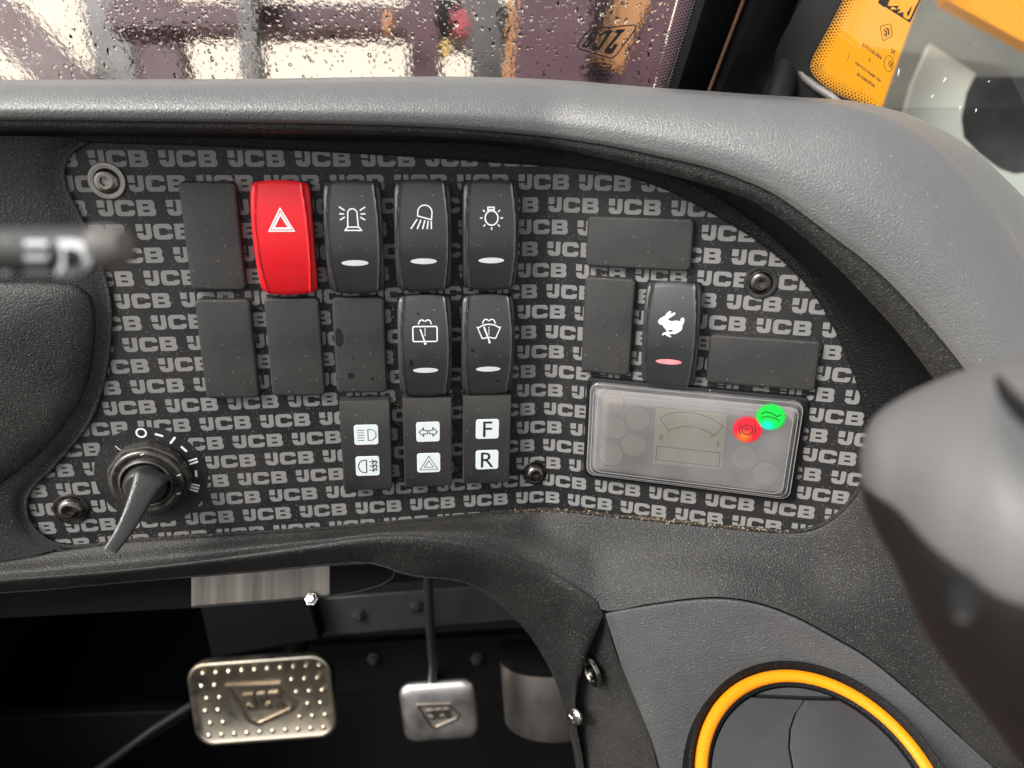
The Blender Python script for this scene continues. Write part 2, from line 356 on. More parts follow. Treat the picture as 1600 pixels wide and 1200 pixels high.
def logo_word():
    """the maker's word mark, 3.5 wide and 1 high"""
    i = Ink(); rc = lambda cx, cy, r, a: arcp(cx, cy, r, r, a, a + 90, 4)
    i.fill([(0, .55), (.42, .55), (.42, 1), (0, 1)])
    i.fill([(.60, 1), (.60, .36)] + list(reversed(arcp(.52, .36, .08, .08, -90, 0, 3))) + [(.42, .28), (.40, .42), (.02, .42)] + arcp(.32, .30, .30, .30, 180, 270, 4) + arcp(.65, .28, .28, .28, -90, 0, 4) + [(.93, 1)])
    i.fill([(2.22, .64), (1.88, .64), (1.88, .67), (1.82, .73), (1.46, .73), (1.40, .67), (1.40, .33), (1.46, .27), (1.82, .27), (1.88, .33), (1.88, .36), (2.22, .36)]
           + list(reversed(arcp(1.96, .26, .26, .26, -90, 0, 4))) + list(reversed(arcp(1.32, .26, .26, .26, 180, 270, 4))) + list(reversed(arcp(1.32, .74, .26, .26, 90, 180, 4))) + list(reversed(arcp(1.96, .74, .26, .26, 0, 90, 4))))
    i.fill([(2.37, 0), (3.28, 0)] + arcp(3.28, .22, .22, .22, -90, 0, 3) + [(3.5, .36), (3.41, .50), (3.46, .62)] + arcp(3.25, .78, .22, .22, 0, 90, 3) + [(2.37, 1)],
           [[(2.72, .24), (3.12, .24), (3.12, .39), (2.72, .39)], [(2.72, .60), (3.08, .60), (3.08, .75), (2.72, .75)]])
    return i

# ------------------------------------------------------------------ setting: ground, cab shell
def plane(name, z, x0, x1, y0, y1, m, label=None):
    o = MB().add([(x0, y0, z), (x1, y0, z), (x1, y1, z), (x0, y1, z)], [(0, 1, 2, 3)]).build(name, m, None, False); return tag(o, label, None, None, 'structure')
plane('ground', 0, -400, 400, -400, 400, 'concrete')
sb = MB()
sb.box((0, .10, 1.30), (.75, 0, 0), (0, .75, 0), (0, 0, .012)); o = sb.build('cab_floor', 'black', None, False); o['kind'] = 'structure'
sb = MB(); sb.box((-.16, .66, 1.64), (.47, 0, 0), (0, .01, 0), (0, 0, .35)); o = sb.build('bulkhead_wall', 'black', None, False); o['kind'] = 'structure'
for sx in (-.62, .30):
    sb = MB(); sb.box((sx, .15, 1.59), (.01, 0, 0), (0, .52, 0), (0, 0, .30)); o = sb.build('cab_side_wall', 'black', None, False); o['kind'] = 'structure'
sb = MB(); sb.box((0, -.75, 1.82), (.9, 0, 0), (0, .02, 0), (0, 0, .52)); o = sb.build('cab_rear_wall', 'dark', None, False); o['kind'] = 'structure'

# ------------------------------------------------------------------ dashboard
dash = empty('dashboard', T(surf(0, -90, 0)), 'black moulded dashboard with a pale grained hood curving round the switch panel', 'dashboard')
N_ = 110
A = [(-640, 137), (0, 131), (200, 130), (400, 129), (600, 126), (740, 126), (875, 131), (1000, 141), (1100, 148), (1187, 154), (1260, 159), (1311, 163), (1367, 177), (1409, 194), (1469, 233), (1525, 291), (1562, 337), (1600, 392), (1650, 480), (1720, 620)]
C = [(-640, 186), (0, 187), (200, 189), (400, 191), (550, 194), (690, 199), (837, 211), (950, 227), (1030, 244), (1090, 257), (1144, 274), (1210, 303), (1260, 338), (1310, 376), (1360, 414), (1412, 464), (1487, 550), (1550, 640), (1610, 740), (1680, 860)]
D = [(-640, 203), (0, 204), (200, 206), (400, 208), (550, 210), (690, 214), (830, 226), (930, 244), (1010, 264), (1060, 277), (1110, 290), (1168, 311), (1210, 336), (1250, 366), (1300, 410), (1345, 456), (1420, 540), (1490, 640), (1540, 740), (1590, 870)]
E_ = [(-640, 210), (0, 211), (200, 213), (375, 216), (500, 220), (687, 223), (790, 228), (850, 233), (912, 241), (950, 248), (987, 256), (1062, 281), (1120, 308), (1175, 346), (1230, 392), (1280, 452), (1318, 515), (1345, 580), (1368, 650), (1380, 720)]
a, c = smooth(pts2(A), N_, True), smooth(pts2(C), N_, True)
def mixrow(f, h): return [P((p.lerp(q, f)).x, (p.lerp(q, f)).y, h) for p, q in zip(a, c)]
back = [P(p.x, p.y - 6 if p.x < 1250 else p.y - 6, -70) + V3((max(p.x - 1200, 0) * .00005, 0, 0)) for p in a]
rows = [back, [P(p.x, p.y, -18) for p in a], mixrow(0., 6), mixrow(.12, 17), mixrow(.35, 25), mixrow(.65, 29.5), mixrow(.9, 29), mixrow(1., 27.5)]
MB().grid(list(reversed(loft(rows, N_, 5)))).build('hood', 'hood', dash, True, True, 60)
d_, e_ = smooth(pts2(D), N_, True), smooth(pts2(E_), N_, True)
rows = [mixrow(.985, 27.6), [P(p.lerp(q, .12).x, p.lerp(q, .12).y, 26.5) for p, q in zip(c, d_)], [P(p.lerp(q, .6).x, p.lerp(q, .6).y, 26) for p, q in zip(c, d_)], [P(p.x, p.y, 24) for p in d_]]
MB().grid(list(reversed(loft(rows, N_, 3)))).build('hood_lip', 'mould', dash, True, True, 60)
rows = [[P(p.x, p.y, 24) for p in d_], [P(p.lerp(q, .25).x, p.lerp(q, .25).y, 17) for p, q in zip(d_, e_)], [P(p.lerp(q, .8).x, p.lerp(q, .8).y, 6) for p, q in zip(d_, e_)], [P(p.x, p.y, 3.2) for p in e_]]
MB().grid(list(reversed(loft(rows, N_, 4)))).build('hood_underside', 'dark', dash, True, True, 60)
# panel outline (clockwise seen from the driver, starting at the left of the top edge)
OUT_TOP = [(140, 223), (190, 225), (300, 228), (450, 235), (600, 243), (700, 249), (780, 255), (860, 260), (920, 266), (980, 277), (1040, 297), (1090, 322), (1140, 350), (1190, 382), (1240, 424), (1268, 456), (1290, 490), (1312, 532), (1328, 570), (1344, 620), (1352, 660), (1354, 700)]
OUT_BOT = [(1350, 735), (1337, 765), (1311, 797), (1285, 815), (1262, 824), (1225, 827), (1150, 821), (1056, 812), (969, 803), (894, 796), (837, 794), (800, 796), (650, 810), (500, 823), (340, 832), (280, 836), (200, 842), (150, 848), (112, 851), (86, 846), (60, 829), (46, 807), (44, 784)]
OUT_LEFT = [(54, 762), (80, 738), (106, 708), (132, 677), (152, 640), (165, 596), (174, 542), (176, 486), (171, 449), (163, 420), (150, 384), (134, 350), (120, 322), (108, 297), (103, 278), (104, 256), (116, 238)]
OUT = OUT_TOP + OUT_BOT + OUT_LEFT
out2 = smooth(pts2(OUT + OUT[:1]), 241, True)[:-1]
nrm2 = []
for k in range(240):
    t = (out2[(k + 1) % 240] - out2[k - 1]).normalized(); nrm2.append(V3((t.y, -t.x, 0)))   # outward in the picture (y down)
def ring(off, h): return [P(p.x + q.x * off, p.y + q.y * off, h) for p, q in zip(out2, nrm2)]
MB().grid([ring(0, .15), ring(.3, .9), ring(1.5, 1.7), ring(4.5, 2.0), ring(7, 1.8), ring(9, .2)], True).build('panel_surround', 'mould', dash, True, True, 50)
# bezel band between the hood's seam and the plate's upper edge
F_ = [(-640, 222), (0, 222), (110, 221)] + [(x, y - 1) for x, y in OUT_TOP] + [(1352, 740)]
f_ = smooth(pts2(F_), N_, True)
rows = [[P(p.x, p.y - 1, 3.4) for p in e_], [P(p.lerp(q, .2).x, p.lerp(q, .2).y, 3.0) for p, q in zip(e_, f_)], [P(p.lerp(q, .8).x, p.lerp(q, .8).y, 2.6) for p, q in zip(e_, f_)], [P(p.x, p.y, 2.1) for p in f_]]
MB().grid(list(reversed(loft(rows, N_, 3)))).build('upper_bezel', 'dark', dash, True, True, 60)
# left moulding between the panel and the steering column
Lc = [(146, 220), (116, 238), (104, 256), (103, 278), (108, 297), (120, 322), (134, 350), (150, 384), (163, 420), (171, 449), (176, 486), (174, 542), (165, 596), (152, 640), (132, 677), (106, 708), (80, 738), (54, 762), (44, 784), (46, 807), (60, 829), (98, 856)]
Lb = [(60, 213), (30, 224), (20, 250), (18, 280), (22, 305), (30, 330), (45, 360), (60, 400), (80, 435), (95, 460), (100, 490), (95, 545), (85, 600), (70, 650), (50, 690), (25, 720), (0, 745), (-15, 765), (-20, 790), (-15, 815), (-5, 842), (16, 874)]
La = [(-640, 208)] + [(-640, 221 + i * 37.5) for i in range(21)]
lr = [px_row([(x - 4, y) for x, y in Lc], 1.6, 70), px_row([(x * .8 + p * .2, y * .8 + q * .2) for (x, y), (p, q) in zip(Lc, Lb)], 2.2, 70), px_row(Lb, 5, 70), px_row([(x * .5 + p * .5, y * .5 + q * .5) for (x, y), (p, q) in zip(La, Lb)], 9, 70), px_row(La, 12, 70)]
MB().grid(loft(lr, 70, 4)).build('left_moulding', 'mould', dash, True, True, 60)
# shelf below the panel that rolls under to the knee opening
L1 = [(-640, 963), (-120, 885), (0, 872), (60, 866), (112, 858), (200, 847), (340, 837), (500, 828), (650, 815), (800, 801), (850, 799), (900, 801), (940, 806), (1000, 812), (1075, 820), (1150, 827), (1200, 831), (1240, 832), (1275, 826), (1310, 804), (1340, 770), (1356, 725), (1358, 680), (1350, 630)]
L2 = [(-640, 988), (-120, 917), (0, 903), (60, 899), (112, 895), (225, 885), (375, 866), (500, 848), (612, 835), (725, 845), (819, 874), (894, 915), (942, 953), (1010, 944), (1075, 935), (1131, 933), (1187, 942), (1244, 963), (1300, 993), (1356, 1026), (1412, 1071), (1490, 1140), (1600, 1240), (1760, 1240)]
H2 = [12, 12, 12, 12, 12, 12, 12, 12, 13, 16, 20, 24, 27, 27, 26, 25, 24, 24, 24, 24, 25, 26, 27, 28]
L3 = [(-640, 1004), (-120, 940), (0, 926), (60, 922), (112, 917), (225, 907), (375, 895), (487, 885), (575, 880), (640, 900), (730, 912), (800, 962), (845, 1020), (880, 1095), (905, 1190), (915, 1260)]
def mixn(l1, l2, f): return [(p[0] + (q[0] - p[0]) * f, p[1] + (q[1] - p[1]) * f) for p, q in zip(l1, l2)]
rows = [[P(x, y, 1.5) for x, y in L1], [P(*q, 2.6 + .02 * i) for i, q in enumerate(mixn(L1, L2, .06))], [P(*q, 3 + .22 * H2[i]) for i, q in enumerate(mixn(L1, L2, .35))], [P(*q, 3 + .62 * H2[i]) for i, q in enumerate(mixn(L1, L2, .72))], [P(*q, H2[i] * .97) for i, q in enumerate(L2)]]
MB().grid(list(reversed(loft(rows, 130, 5)))).build('lower_shelf', 'mould', dash, True, True, 60)
l2 = smooth(pts2(L2[:13]), 70); l3 = smooth(pts2(L3), 70, True); h2 = [q.x for q in smooth([V3((q, 0, 0)) for q in H2[:13]], 70)]
l2 = smooth(pts2(L2[:13] + [(925, 1000), (905, 1060), (900, 1120), (912, 1190), (920, 1260)]), 70, True)
h2 = [q.x for q in smooth([V3((q, 0, 0)) for q in H2[:13] + [27, 27, 27, 27, 27]], 70)]
def m3(f, dh): return [P(p.lerp(q, f).x, p.lerp(q, f).y, hh + dh) for p, q, hh in zip(l2, l3, h2)]
rows = [m3(0, -.4), m3(.12, .8), m3(.35, .2), m3(.7, -5), m3(.95, -10), m3(1., -13), m3(.97, -40)]
MB().grid(list(reversed(loft(rows, 70, 5)))).build('rolled_edge', 'mould', dash, True, True, 60)
# right of the panel, under the lever
Rr = [(1350, 610), (1356, 660), (1358, 700), (1354, 735), (1340, 770), (1312, 803)]
Ro = [(1560, 560), (1640, 640), (1680, 740), (1690, 860), (1680, 960), (1660, 1080)]
q_ = [P(x, y, 12 - 13.5) for x, y in smooth(pts2(L3[:9]), 60, True) for x, y in [(x, y)]] if False else [P(p.x, p.y, -1.2) for p in smooth(pts2(L3[:9]), 60, True)]
MB().tube(q_, .0005, 8).build('edge_highlight', 'framegrey', dash, True, True)  # thin pale tube added for the highlight along the rolled edge
# ------------------------------------------------------------------ steering column shroud at the left
sh = empty('column_shroud', T(P(60, 600, 20)), 'black bulging steering column shroud left of the panel', 'shroud')
B1 = [(-480, 440), (-180, 437), (-40, 436), (30, 438), (90, 440), (128, 447), (146, 470), (150, 510), (146, 560), (134, 610), (112, 650), (82, 690), (45, 725), (5, 755), (-60, 790), (-200, 830), (-480, 880)]
def shrink(l, f, c0=(-200, 610)): return [(c0[0] + (x - c0[0]) * f, c0[1] + (y - c0[1]) * f) for x, y in l]
rows = [px_row(B1, 3, 60), px_row(shrink(B1, .985), 5.5, 60), px_row(shrink(B1, .94), 7.5, 60), px_row(shrink(B1, .85), 9.5, 60), px_row(shrink(B1, .6), 12, 60), px_row(shrink(B1, .3), 13, 60), px_row(shrink(B1, .03), 13, 60)]
MB().grid(loft(rows, 60, 4)).build('shroud_shell', 'mould', sh, True, True, 60)

# ------------------------------------------------------------------ control panel: plate, print, screws
panel = empty('dashboard_fascia', T(surf(0, -90, 0)), 'black bent control panel printed all over with grey lettering', 'fascia')
plate2 = [S(p.x + q.x * 27, p.y + q.y * 27, 0) for p, q in zip(out2, nrm2)]
bm = bmesh.new(); vs = [bm.verts.new((x, y, 0)) for x, y in plate2]; bm.faces.new(vs)
for u in [UB * 28 + k * 1.6 for k in range(-5, 6)]:
    bmesh.ops.bisect_plane(bm, geom=bm.verts[:] + bm.edges[:] + bm.faces[:], plane_co=(u, 0, 0), plane_no=(1, 0, 0))
bmesh.ops.triangulate(bm, faces=bm.faces[:]); bm.verts.index_update()
b = MB(); b.add([surf(v.co.x, v.co.y, 0) for v in bm.verts], [tuple(v.index for v in f.verts) for f in bm.faces]); bm.free()
n0 = len(b.f)
if sum(((b.v[f[1]] - b.v[f[0]]).cross(b.v[f[2]] - b.v[f[0]])).dot(BK) for f in b.f) < 0: b.f = [tuple(reversed(f)) for f in b.f]
b.build('plate', 'plate', panel, False, True)
ink = Ink(); word = logo_word()
poly_uv = [V3((x, y, 0)) for x, y in plate2]
def inside(u, v):
    c = False; n = len(poly_uv)
    for i in range(n):
        p, q = poly_uv[i], poly_uv[i - 1]
        if (p.y > v) != (q.y > v) and u < (q.x - p.x) * (v - p.y) / (q.y - p.y) + p.x: c = not c
    return c
IGN = (-180.0, -151.2)
for r_ in range(-1, 20):
    for k in range(-10, 9):
        u0 = (k + (.5 if r_ % 2 == 0 else 0)) * 28; v0 = -r_ * PV * 28
        pl = []
        for v in word.b.v: pl.append((u0 + v.x * 23.5 / 3.5, v0 - 6.75 + v.y * 6.75))
        ok = [inside(*q) for q in pl]
        for f in word.b.f:
            if all(ok[i] for i in f): ink.b.add([V3((pl[i][0], pl[i][1], 0)) for i in f], [tuple(range(len(f)))])
ink.build('logo_print', 'print', panel, lambda p: surf(p.x, p.y, .08), True)
def screw(name, u, v, r, parent, kind='black', rot=20, zs=1.):
    mw = frame(u, v, 0, rot); q = r
    b = MB(); b.lathe([(q, 0), (q, .5), (q * .97, .8), (q * .80, .9), (q * .74, .75), (q * .70, .8), (q * .68, 1.6), (q * .60, 2.5), (q * .48, 2.9), (q * .40, 3.0)], 40, mw, False)
    hexo = [(q * .40 * math.cos(2 * math.pi * k / 40), q * .40 * math.sin(2 * math.pi * k / 40)) for k in range(40)]
    def hx(s, z):
        o = []
        for k in range(40):
            a = 2 * math.pi * k / 40; m = (a % (math.pi / 3)) - math.pi / 6; o.append(mw @ (V3((s * math.cos(a) / math.cos(m), s * math.sin(a) / math.cos(m), z))))
        return o
    b.grid([[mw @ V3((x, y, 3.0)) for x, y in hexo], hx(q * .25, 2.95), hx(q * .24, 1.2), [mw @ V3((0, 0, 1.0))] * 40], True)
    return b
def mm(m):  # a frame whose local unit is a millimetre
    return m @ Matrix.Scale(.001, 4)
_f = frame
def frame_mm(u, v, h=0., rot=0.): return mm(_f(u, v, h, rot))
def frame(u, v, h=0., rot=0.): return frame_mm(u, v, h, rot)
screw("s", -176.2, -12.4, 7.6, panel, rot=10).build('screw', 'bolt', panel, True, True)
screw("s", 111.6, -54.8, 7.4, panel, rot=25).build('screw', 'bolt_dark', panel, True, True)
screw("s", -219.6, -166.6, 8.2, panel, rot=40).build('screw', 'bolt', panel, True, True)
screw("s", 9.8, -161.7, 6.6, panel, rot=5).build('screw', 'bolt', panel, True, True)

# items below are built in millimetres and placed by a scaled-down helper
def item(name, u, v, rot, label, cat, group=None): return empty(name, _f(u, v, 0, rot), label, cat, group)
def K(b): b.v = [p * .001 for p in b.v]; return b

# ------------------------------------------------------------------ blanking plugs
def plug(u, v, wd, hh, rot, label):
    b = MB().rbox(wd, hh, [(-.4, 0), (2.9, 0), (3.6, .2), (4.0, .6), (4.15, 1.2)], 2.4)
    o = K(b).build('blanking_plug', 'blank'); o.matrix_world = _f(u, v, 0, rot)
    return tag(o, label, 'blanking plug', 'blanking plugs filling unused switch holes')
plug(-135.5, -36.2, 23.6, 47, -1.2, 'upright blank plug left of the red hazard switch')
plug(-135.7, -87.6, 24.1, 47.6, -1.2, 'upright blank plug in the second row nearest the ignition switch')
plug(-105.5, -87.8, 24.6, 47.6, -1.1, 'upright blank plug directly below the red hazard switch')
plug(-75.7, -87.9, 24.0, 47, -1.3, 'water spotted blank plug beside the rear wiper switch')
plug(56.9, -39.4, 47.7, 23.2, .2, 'sideways blank plug above the rabbit switch, under the hood')
plug(44.8, -79.3, 23.8, 47.2, -.2, 'upright blank plug left of the rabbit switch')
plug(116.1, -91.0, 48, 23.6, .6, 'sideways blank plug right of the rabbit switch')

# ------------------------------------------------------------------ rocker switches
RW, RH = 25.6, 50.2
def rz(x, y, tilt=0.):
    t = y / (RH / 2); z = 6.4 + 4.8 * (1 - t * t) + tilt * t
    xr = RW / 2 * (.86 - .15 * t * t); r = abs(x) - xr
    k = min(max(r / .8, 0), 1); k = k * k * (3 - 2 * k)
    z -= 1.1 * k + max(r, 0) * .25
    z += .5 * math.exp(-(r / .42) ** 2)
    z += .35 * (1 - (x / (RW / 2)) ** 2)
    return z
def rocker(u, v, rot, m, label, icon, lensm='lens', tilt=0., iy=0., ly=-10.2, lw=5.9):
    root = item('rocker_switch', u, v, rot, label, 'rocker switch', 'rocker switches on the control panel')
    nx, ny = 64, 44; rows = []
    for j in range(ny + 1):
        t = -1 + 2 * j / ny; row = []
        for i in range(nx + 1):
            s = -1 + 2 * i / nx; x = s * RW / 2 * (1 - .03 * t * t - .05 * t ** 12); y = t * RH / 2 * (1 - .05 * s * s - .025 * s ** 12)
            e = max(abs(s), abs(t)); z = rz(x, y, tilt)
            for q, wq in ((abs(s), RW / 2), (abs(t), RH / 2)):
                dd = (1 - q) * wq
                if dd < 1.0: z -= .8 * (1 - math.sqrt(max(1 - (1 - dd) ** 2, 0)))
            row.append(V3((x, y, z)))
        rows.append(row)
    b = MB().grid(rows)
    rim = [rows[0][i] for i in range(nx + 1)] + [rows[j][nx] for j in range(1, ny + 1)] + [rows[ny][i] for i in range(nx - 1, -1, -1)] + [rows[j][0] for j in range(ny - 1, 0, -1)]
    b.grid([[V3((p.x * .97, p.y * .98, .8)) for p in rim], rim], True)
    K(b).build('rocker', m, root, True, False, 35)
    hb = MB().rbox(RW - .6, RH - 1.5, [(-.4, 0), (1.6, 0), (1.9, .3)], 1.5); K(hb).build('housing', 'bezel', root)
    ink = Ink(); ink.fill(circ(0, ly, lw, 1.32, 36))
    ink.refine(1.4); ink.build('indicator_lens', lensm, root, lambda p: V3((p.x, p.y, rz(p.x, p.y, tilt) + .10)) * .001)
    fl = Ink(); icon(fl)
    fl.refine(1.4); fl.b.map(lambda p: p + V3((0, iy, 0)))
    fl.build('icon', 'white', root, lambda p: V3((p.x, p.y, rz(p.x, p.y, tilt) + .12)) * .001)
    return root
def ic_hazard(i):
    i.line([(-5.2, -4.2), (5.2, -4.2), (0, 5.2)], .6, True); i.line([(-3.5, -3.1), (3.5, -3.1), (0, 3.0)], .95, True)
def ic_beacon(i):
    i.line([(-2.2, -3.6), (-2.0, 2.0)] + arcp(0, 2.2, 2.0, 1.9, 180, 0, 10) + [(2.0, 2.0), (2.3, -3.6)], .55)
    i.line([(-3.4, -5.0), (-2.4, -3.6), (2.5, -3.6), (3.6, -5.0)], .55, True)
    for s in (-1, 1):
        i.line([(s * 3.2, 3.4), (s * 5.6, 4.9)], .55); i.line([(s * 3.5, 1.9), (s * 5.6, 2.0)], .55); i.line([(s * 3.3, .6), (s * 5.4, -.6)], .55)
def ic_work(i):
    i.line([(-2.3, .6)] + [(-2.3, 1.5)] + arcp(.9, 2.2, 3.1, 3.0, 180, 0, 14) + [(4.0, 1.8), (3.7, -1.0)], .55, True)
    for k, (a, b2) in enumerate(((-2.6, -5.4), (-.9, -2.6), (.8, -.3), (2.3, 1.7), (3.6, 3.6))): i.line([(a, -.8 - .22 * k), (b2, -5.0)], .6)
def ic_bulb(i):
    i.line(circ(0, -.2, 2.9, 3.1), .6, True); i.line([(-1.6, 2.7), (-1.6, 4.4), (1.2, 4.4), (1.2, 2.7)], .6); i.line([(-1.4, 3.4), (1.0, 3.4)], .4)
    for a in (0, 42, 180 - 42, 180, 225, 270, 315): i.line([(4.0 * math.cos(R(a)), 4.0 * math.sin(R(a)) - .2), (5.2 * math.cos(R(a)), 5.2 * math.sin(R(a)) - .2)], .55)
def ic_spray(i, y):
    for s in (-1, 1): i.line(arcp(s * 1.4, y - .9, 1.4, 1.6, 180 if s < 0 else 0, 30 if s < 0 else 150, 8), .5); i.line([(s * 2.7, y - .6), (s * 3.1, y - 1.3)], .5)
def ic_rear(i):
    ic_spray(i, 5.3); i.line(rrect(-5.6, -4.0, 5.6, 3.0, .7), .6, True); i.line([(-2.2, 1.8), (-.2, -4.2)], .65); i.fill(circ(0, -5.0, .6))
    for k in range(5): i.fill(circ(0, 2.0 - k * .8, .28, n=8))
def ic_front(i):
    ic_spray(i, 5.3); i.line([(-3.2, -2.9)] + [(-5.4, 2.2)] + arcp(0, -4.5, 8.2, 8.2, 128, 52, 12) + [(5.4, 2.2), (3.2, -2.9)] + arcp(0, -7.0, 4.6, 4.6, 55, 125, 8)[1:-1], .55, True)
    i.line([(-2.4, 2.6), (.2, -4.2)], .75); i.fill(circ(.3, -4.8, .55))
    for k in range(5): i.fill(circ(0, 2.2 - k * .8, .28, n=8))
RAB = [(1246, 130), (1256, 112), (1276, 96), (1300, 84), (1312, 64), (1332, 49), (1344, 50), (1342, 62), (1326, 80), (1352, 64), (1374, 57), (1379, 65), (1364, 80), (1338, 96), (1322, 106), (1330, 116), (1352, 122), (1380, 116), (1408, 116), (1424, 122), (1421, 104), (1430, 92), (1444, 93), (1451, 110), (1447, 132), (1436, 150), (1440, 164), (1432, 186), (1408, 202), (1386, 214), (1352, 216), (1334, 214), (1344, 224), (1358, 233), (1354, 241), (1328, 233), (1306, 220), (1292, 230), (1284, 226), (1294, 209), (1312, 206), (1322, 196), (1308, 180), (1292, 166), (1284, 152), (1264, 150)]
def ic_rabbit(i): i.fill([((x - 1350) * .057, (145 - y) * .062) for x, y in RAB], [[((x - 1350) * .057, (145 - y) * .062) for x, y in ((1328, 188), (1350, 184), (1372, 188), (1362, 200), (1338, 200))]])
rocker(-104.9, -37.0, -.5, 'red', 'bright red rocker switch with the white hazard triangle', ic_hazard, 'red', .6, 8.4)
rocker(-74.7, -37.1, -.8, 'rocker', 'black rocker switch with the flashing beacon symbol', ic_beacon, iy=9.2)
rocker(-44.3, -36.9, -1.0, 'rocker', 'black rocker switch with the work lamp symbol', ic_work, iy=9.2)
rocker(-13.8, -37.1, -.6, 'rocker', 'black rocker switch with the light bulb symbol, top row', ic_bulb, iy=9.0)
rocker(-45.3, -88.6, -1.3, 'rocker', 'black rocker switch with the rectangular rear wiper symbol', ic_rear, iy=8.2)
rocker(-15.4, -89.2, -1.3, 'rocker', 'black rocker switch with the fan shaped windscreen wiper symbol', ic_front, iy=8.2)
rocker(74.5, -80.6, 1.0, 'rocker', 'black rocker switch with a white rabbit and red lens', ic_rabbit, 'pink', iy=6.6, ly=-11.4)

M['wet'] = mat('dried water spot', (.012, .0115, .011), .3, spec=.45)
def spots(parent, l, zf):
    for x, y, rx, ry in l:
        n = 18; ph = random.random() * 6; pl_ = [(x + rx * (1 + .12 * math.sin(3 * a + ph)) * math.cos(a), y + ry * (1 + .12 * math.sin(2 * a + ph)) * math.sin(a)) for a in [2 * math.pi * k / n for k in range(n)]]
        i = Ink().fill(pl_); i.refine(1.4); i.build('water_spot', 'wet', parent, lambda p: V3((p.x, p.y, zf(p.x, p.y) + .06)) * .001)
for o in [o for o in COL.objects if o.get('label', '').startswith('water spotted')]: spots(o, [(-9.5, 4.5, 1.9, 5.0), (-5.0, -14.6, 1.5, 1.7), (5.2, -16.2, .8, .9), (-3.5, -6.0, .5, .6)], lambda x, y: 4.15)
for o in [o for o in COL.objects if 'rear wiper symbol' in o.get('label', '')]: spots(o, [(-6.5, -6.4, 1.0, 1.7), (-3.0, 17.0, .8, .8), (-5.6, 12, .5, .5)], rz)
for o in [o for o in COL.objects if 'fan shaped' in o.get('label', '')]: spots(o, [(-7.6, -.5, 1.0, 1.0), (5, -17, .6, .6)], rz)
# ------------------------------------------------------------------ legend lamps below the rockers
def legend(u, v, rot, label, icons):
    root = item('legend_lamp', u, v, rot, label, 'indicator lamp', 'two-tile indicator lamps in the bottom row')
    b = MB().rbox(24, 48, [(-.4, 0), (6.6, 0), (7.1, .15), (7.3, .5)], .8, 3); K(b).build('lamp_body', 'blank', root)
    for yy, ic, dx in ((6.3, icons[0], .2), (-10.6, icons[1], .3)):
        t = MB().rbox(11.6, 10.6, [(7.2, 0), (7.45, 0), (7.6, .15)], 1.3, 4).map(lambda p: p + V3((dx, yy, 0))); tl = K(t).build('legend_tile', 'tile', root)
        i = Ink(); ic(i); i.b.map(lambda p: p + V3((dx, yy, 0)))
        i.build('symbol', 'ink', tl, lambda p: V3((p.x, p.y, 7.68)) * .001)
def lg_beam(i):
    i.line([(.8, 2.9), (.8, -2.9)] + arcp(1.8, 0, 2.9, 2.9, -90, 90, 12)[:], .32, True)
    for k in range(5): i.line([(-4.3, 2.6 - k * 1.35), (-1.0, 2.5 - k * 1.35)], .3)
def lg_fog(i):
    i.line([(-.6, 3.4), (-.6, -3.4)] + arcp(-1.6, 0, 2.9, 3.4, 270, 90, 12), .45, True)
    for k in (2.4, .1, -2.2): i.line([(.8, k), (4.6, k + .1)], .45)
    i.line([(2.2, 3.6), (3.2, 2.4), (2.2, 1.4), (3.2, .2), (2.2, -.8), (3.2, -2.0), (2.4, -3.2)], .45); i.line([(3.8, 3.2), (4.6, 2.0), (3.8, 1.0), (4.6, -.2), (3.8, -1.4), (4.6, -2.6)], .45)
def lg_arrows(i):
    for s in (-1, 1): i.line([(s * .5, .95), (s * 2.3, .95), (s * 2.3, 2.2), (s * 4.5, 0), (s * 2.3, -2.2), (s * 2.3, -.95), (s * .5, -.95)], .42, True)
def lg_tri(i): i.line([(-4.4, -3.6), (4.4, -3.6), (0, 3.9)], .28, True); i.line([(-2.2, -2.3), (2.2, -2.3), (0, 1.4)], .28, True)
def lg_letter(t):
    def f(i):
        k = text_ink(t); w_ = max(v.x for v in k.b.v) + min(v.x for v in k.b.v); h_ = max(v.y for v in k.b.v)
        i.put(k, lambda p: V3(((p.x - w_ / 2) * 12.2, (p.y - h_ / 2) * 12.2, 0)))
    return f
legend(-75.8, -138.2, -1.5, 'bottom row lamp with the main beam and fog lamp tiles', (lg_beam, lg_fog))
legend(-45.7, -138.3, -1.2, 'bottom row lamp with the double arrow and triangle tiles', (lg_arrows, lg_tri))
legend(-16.2, -138.4, -1.3, 'bottom row lamp with the letters F and R', (lg_letter('F'), lg_letter('R')))

# ------------------------------------------------------------------ instrument display
disp = item('instrument_display', 87.2, -132.8, -.2, 'clear covered warning lamp display with red and green lamps lit', 'display')
DI = disp.matrix_world.inverted()
def loc(x, y, h):
    q = DI @ P(x, y, h); return q * 1000
K(MB().rbox(103, 54, [(-.4, 0), (2.2, 0), (3.0, .3), (3.2, 1.4)], 3)).build('bezel', 'bezel', disp)
K(MB().rbox(93.5, 43.5, [(3.0, 0), (4.4, 0), (4.6, .3)], 3)).build('display_face', 'face', disp)
K(MB().rbox(99, 50.4, [(3.1, 0), (4.6, .1), (5.2, .7), (5.3, 1.4), (5.4, 1.9), (6.8, 2.2), (7.2, 2.7), (7.25, 3.4), (7.4, 3.8), (8.6, 4.1), (9.0, 4.6), (9.05, 5.6)], 4.5, 8)).build('clear_cover', 'cover', disp)
M['ghost_ink'] = mat('faint telltale print', (.22, .205, .18), .5)
M['rib'] = mat('pale cover edge', (.26, .255, .25), .3, dust=(200, .5, (.25, .245, .24)))
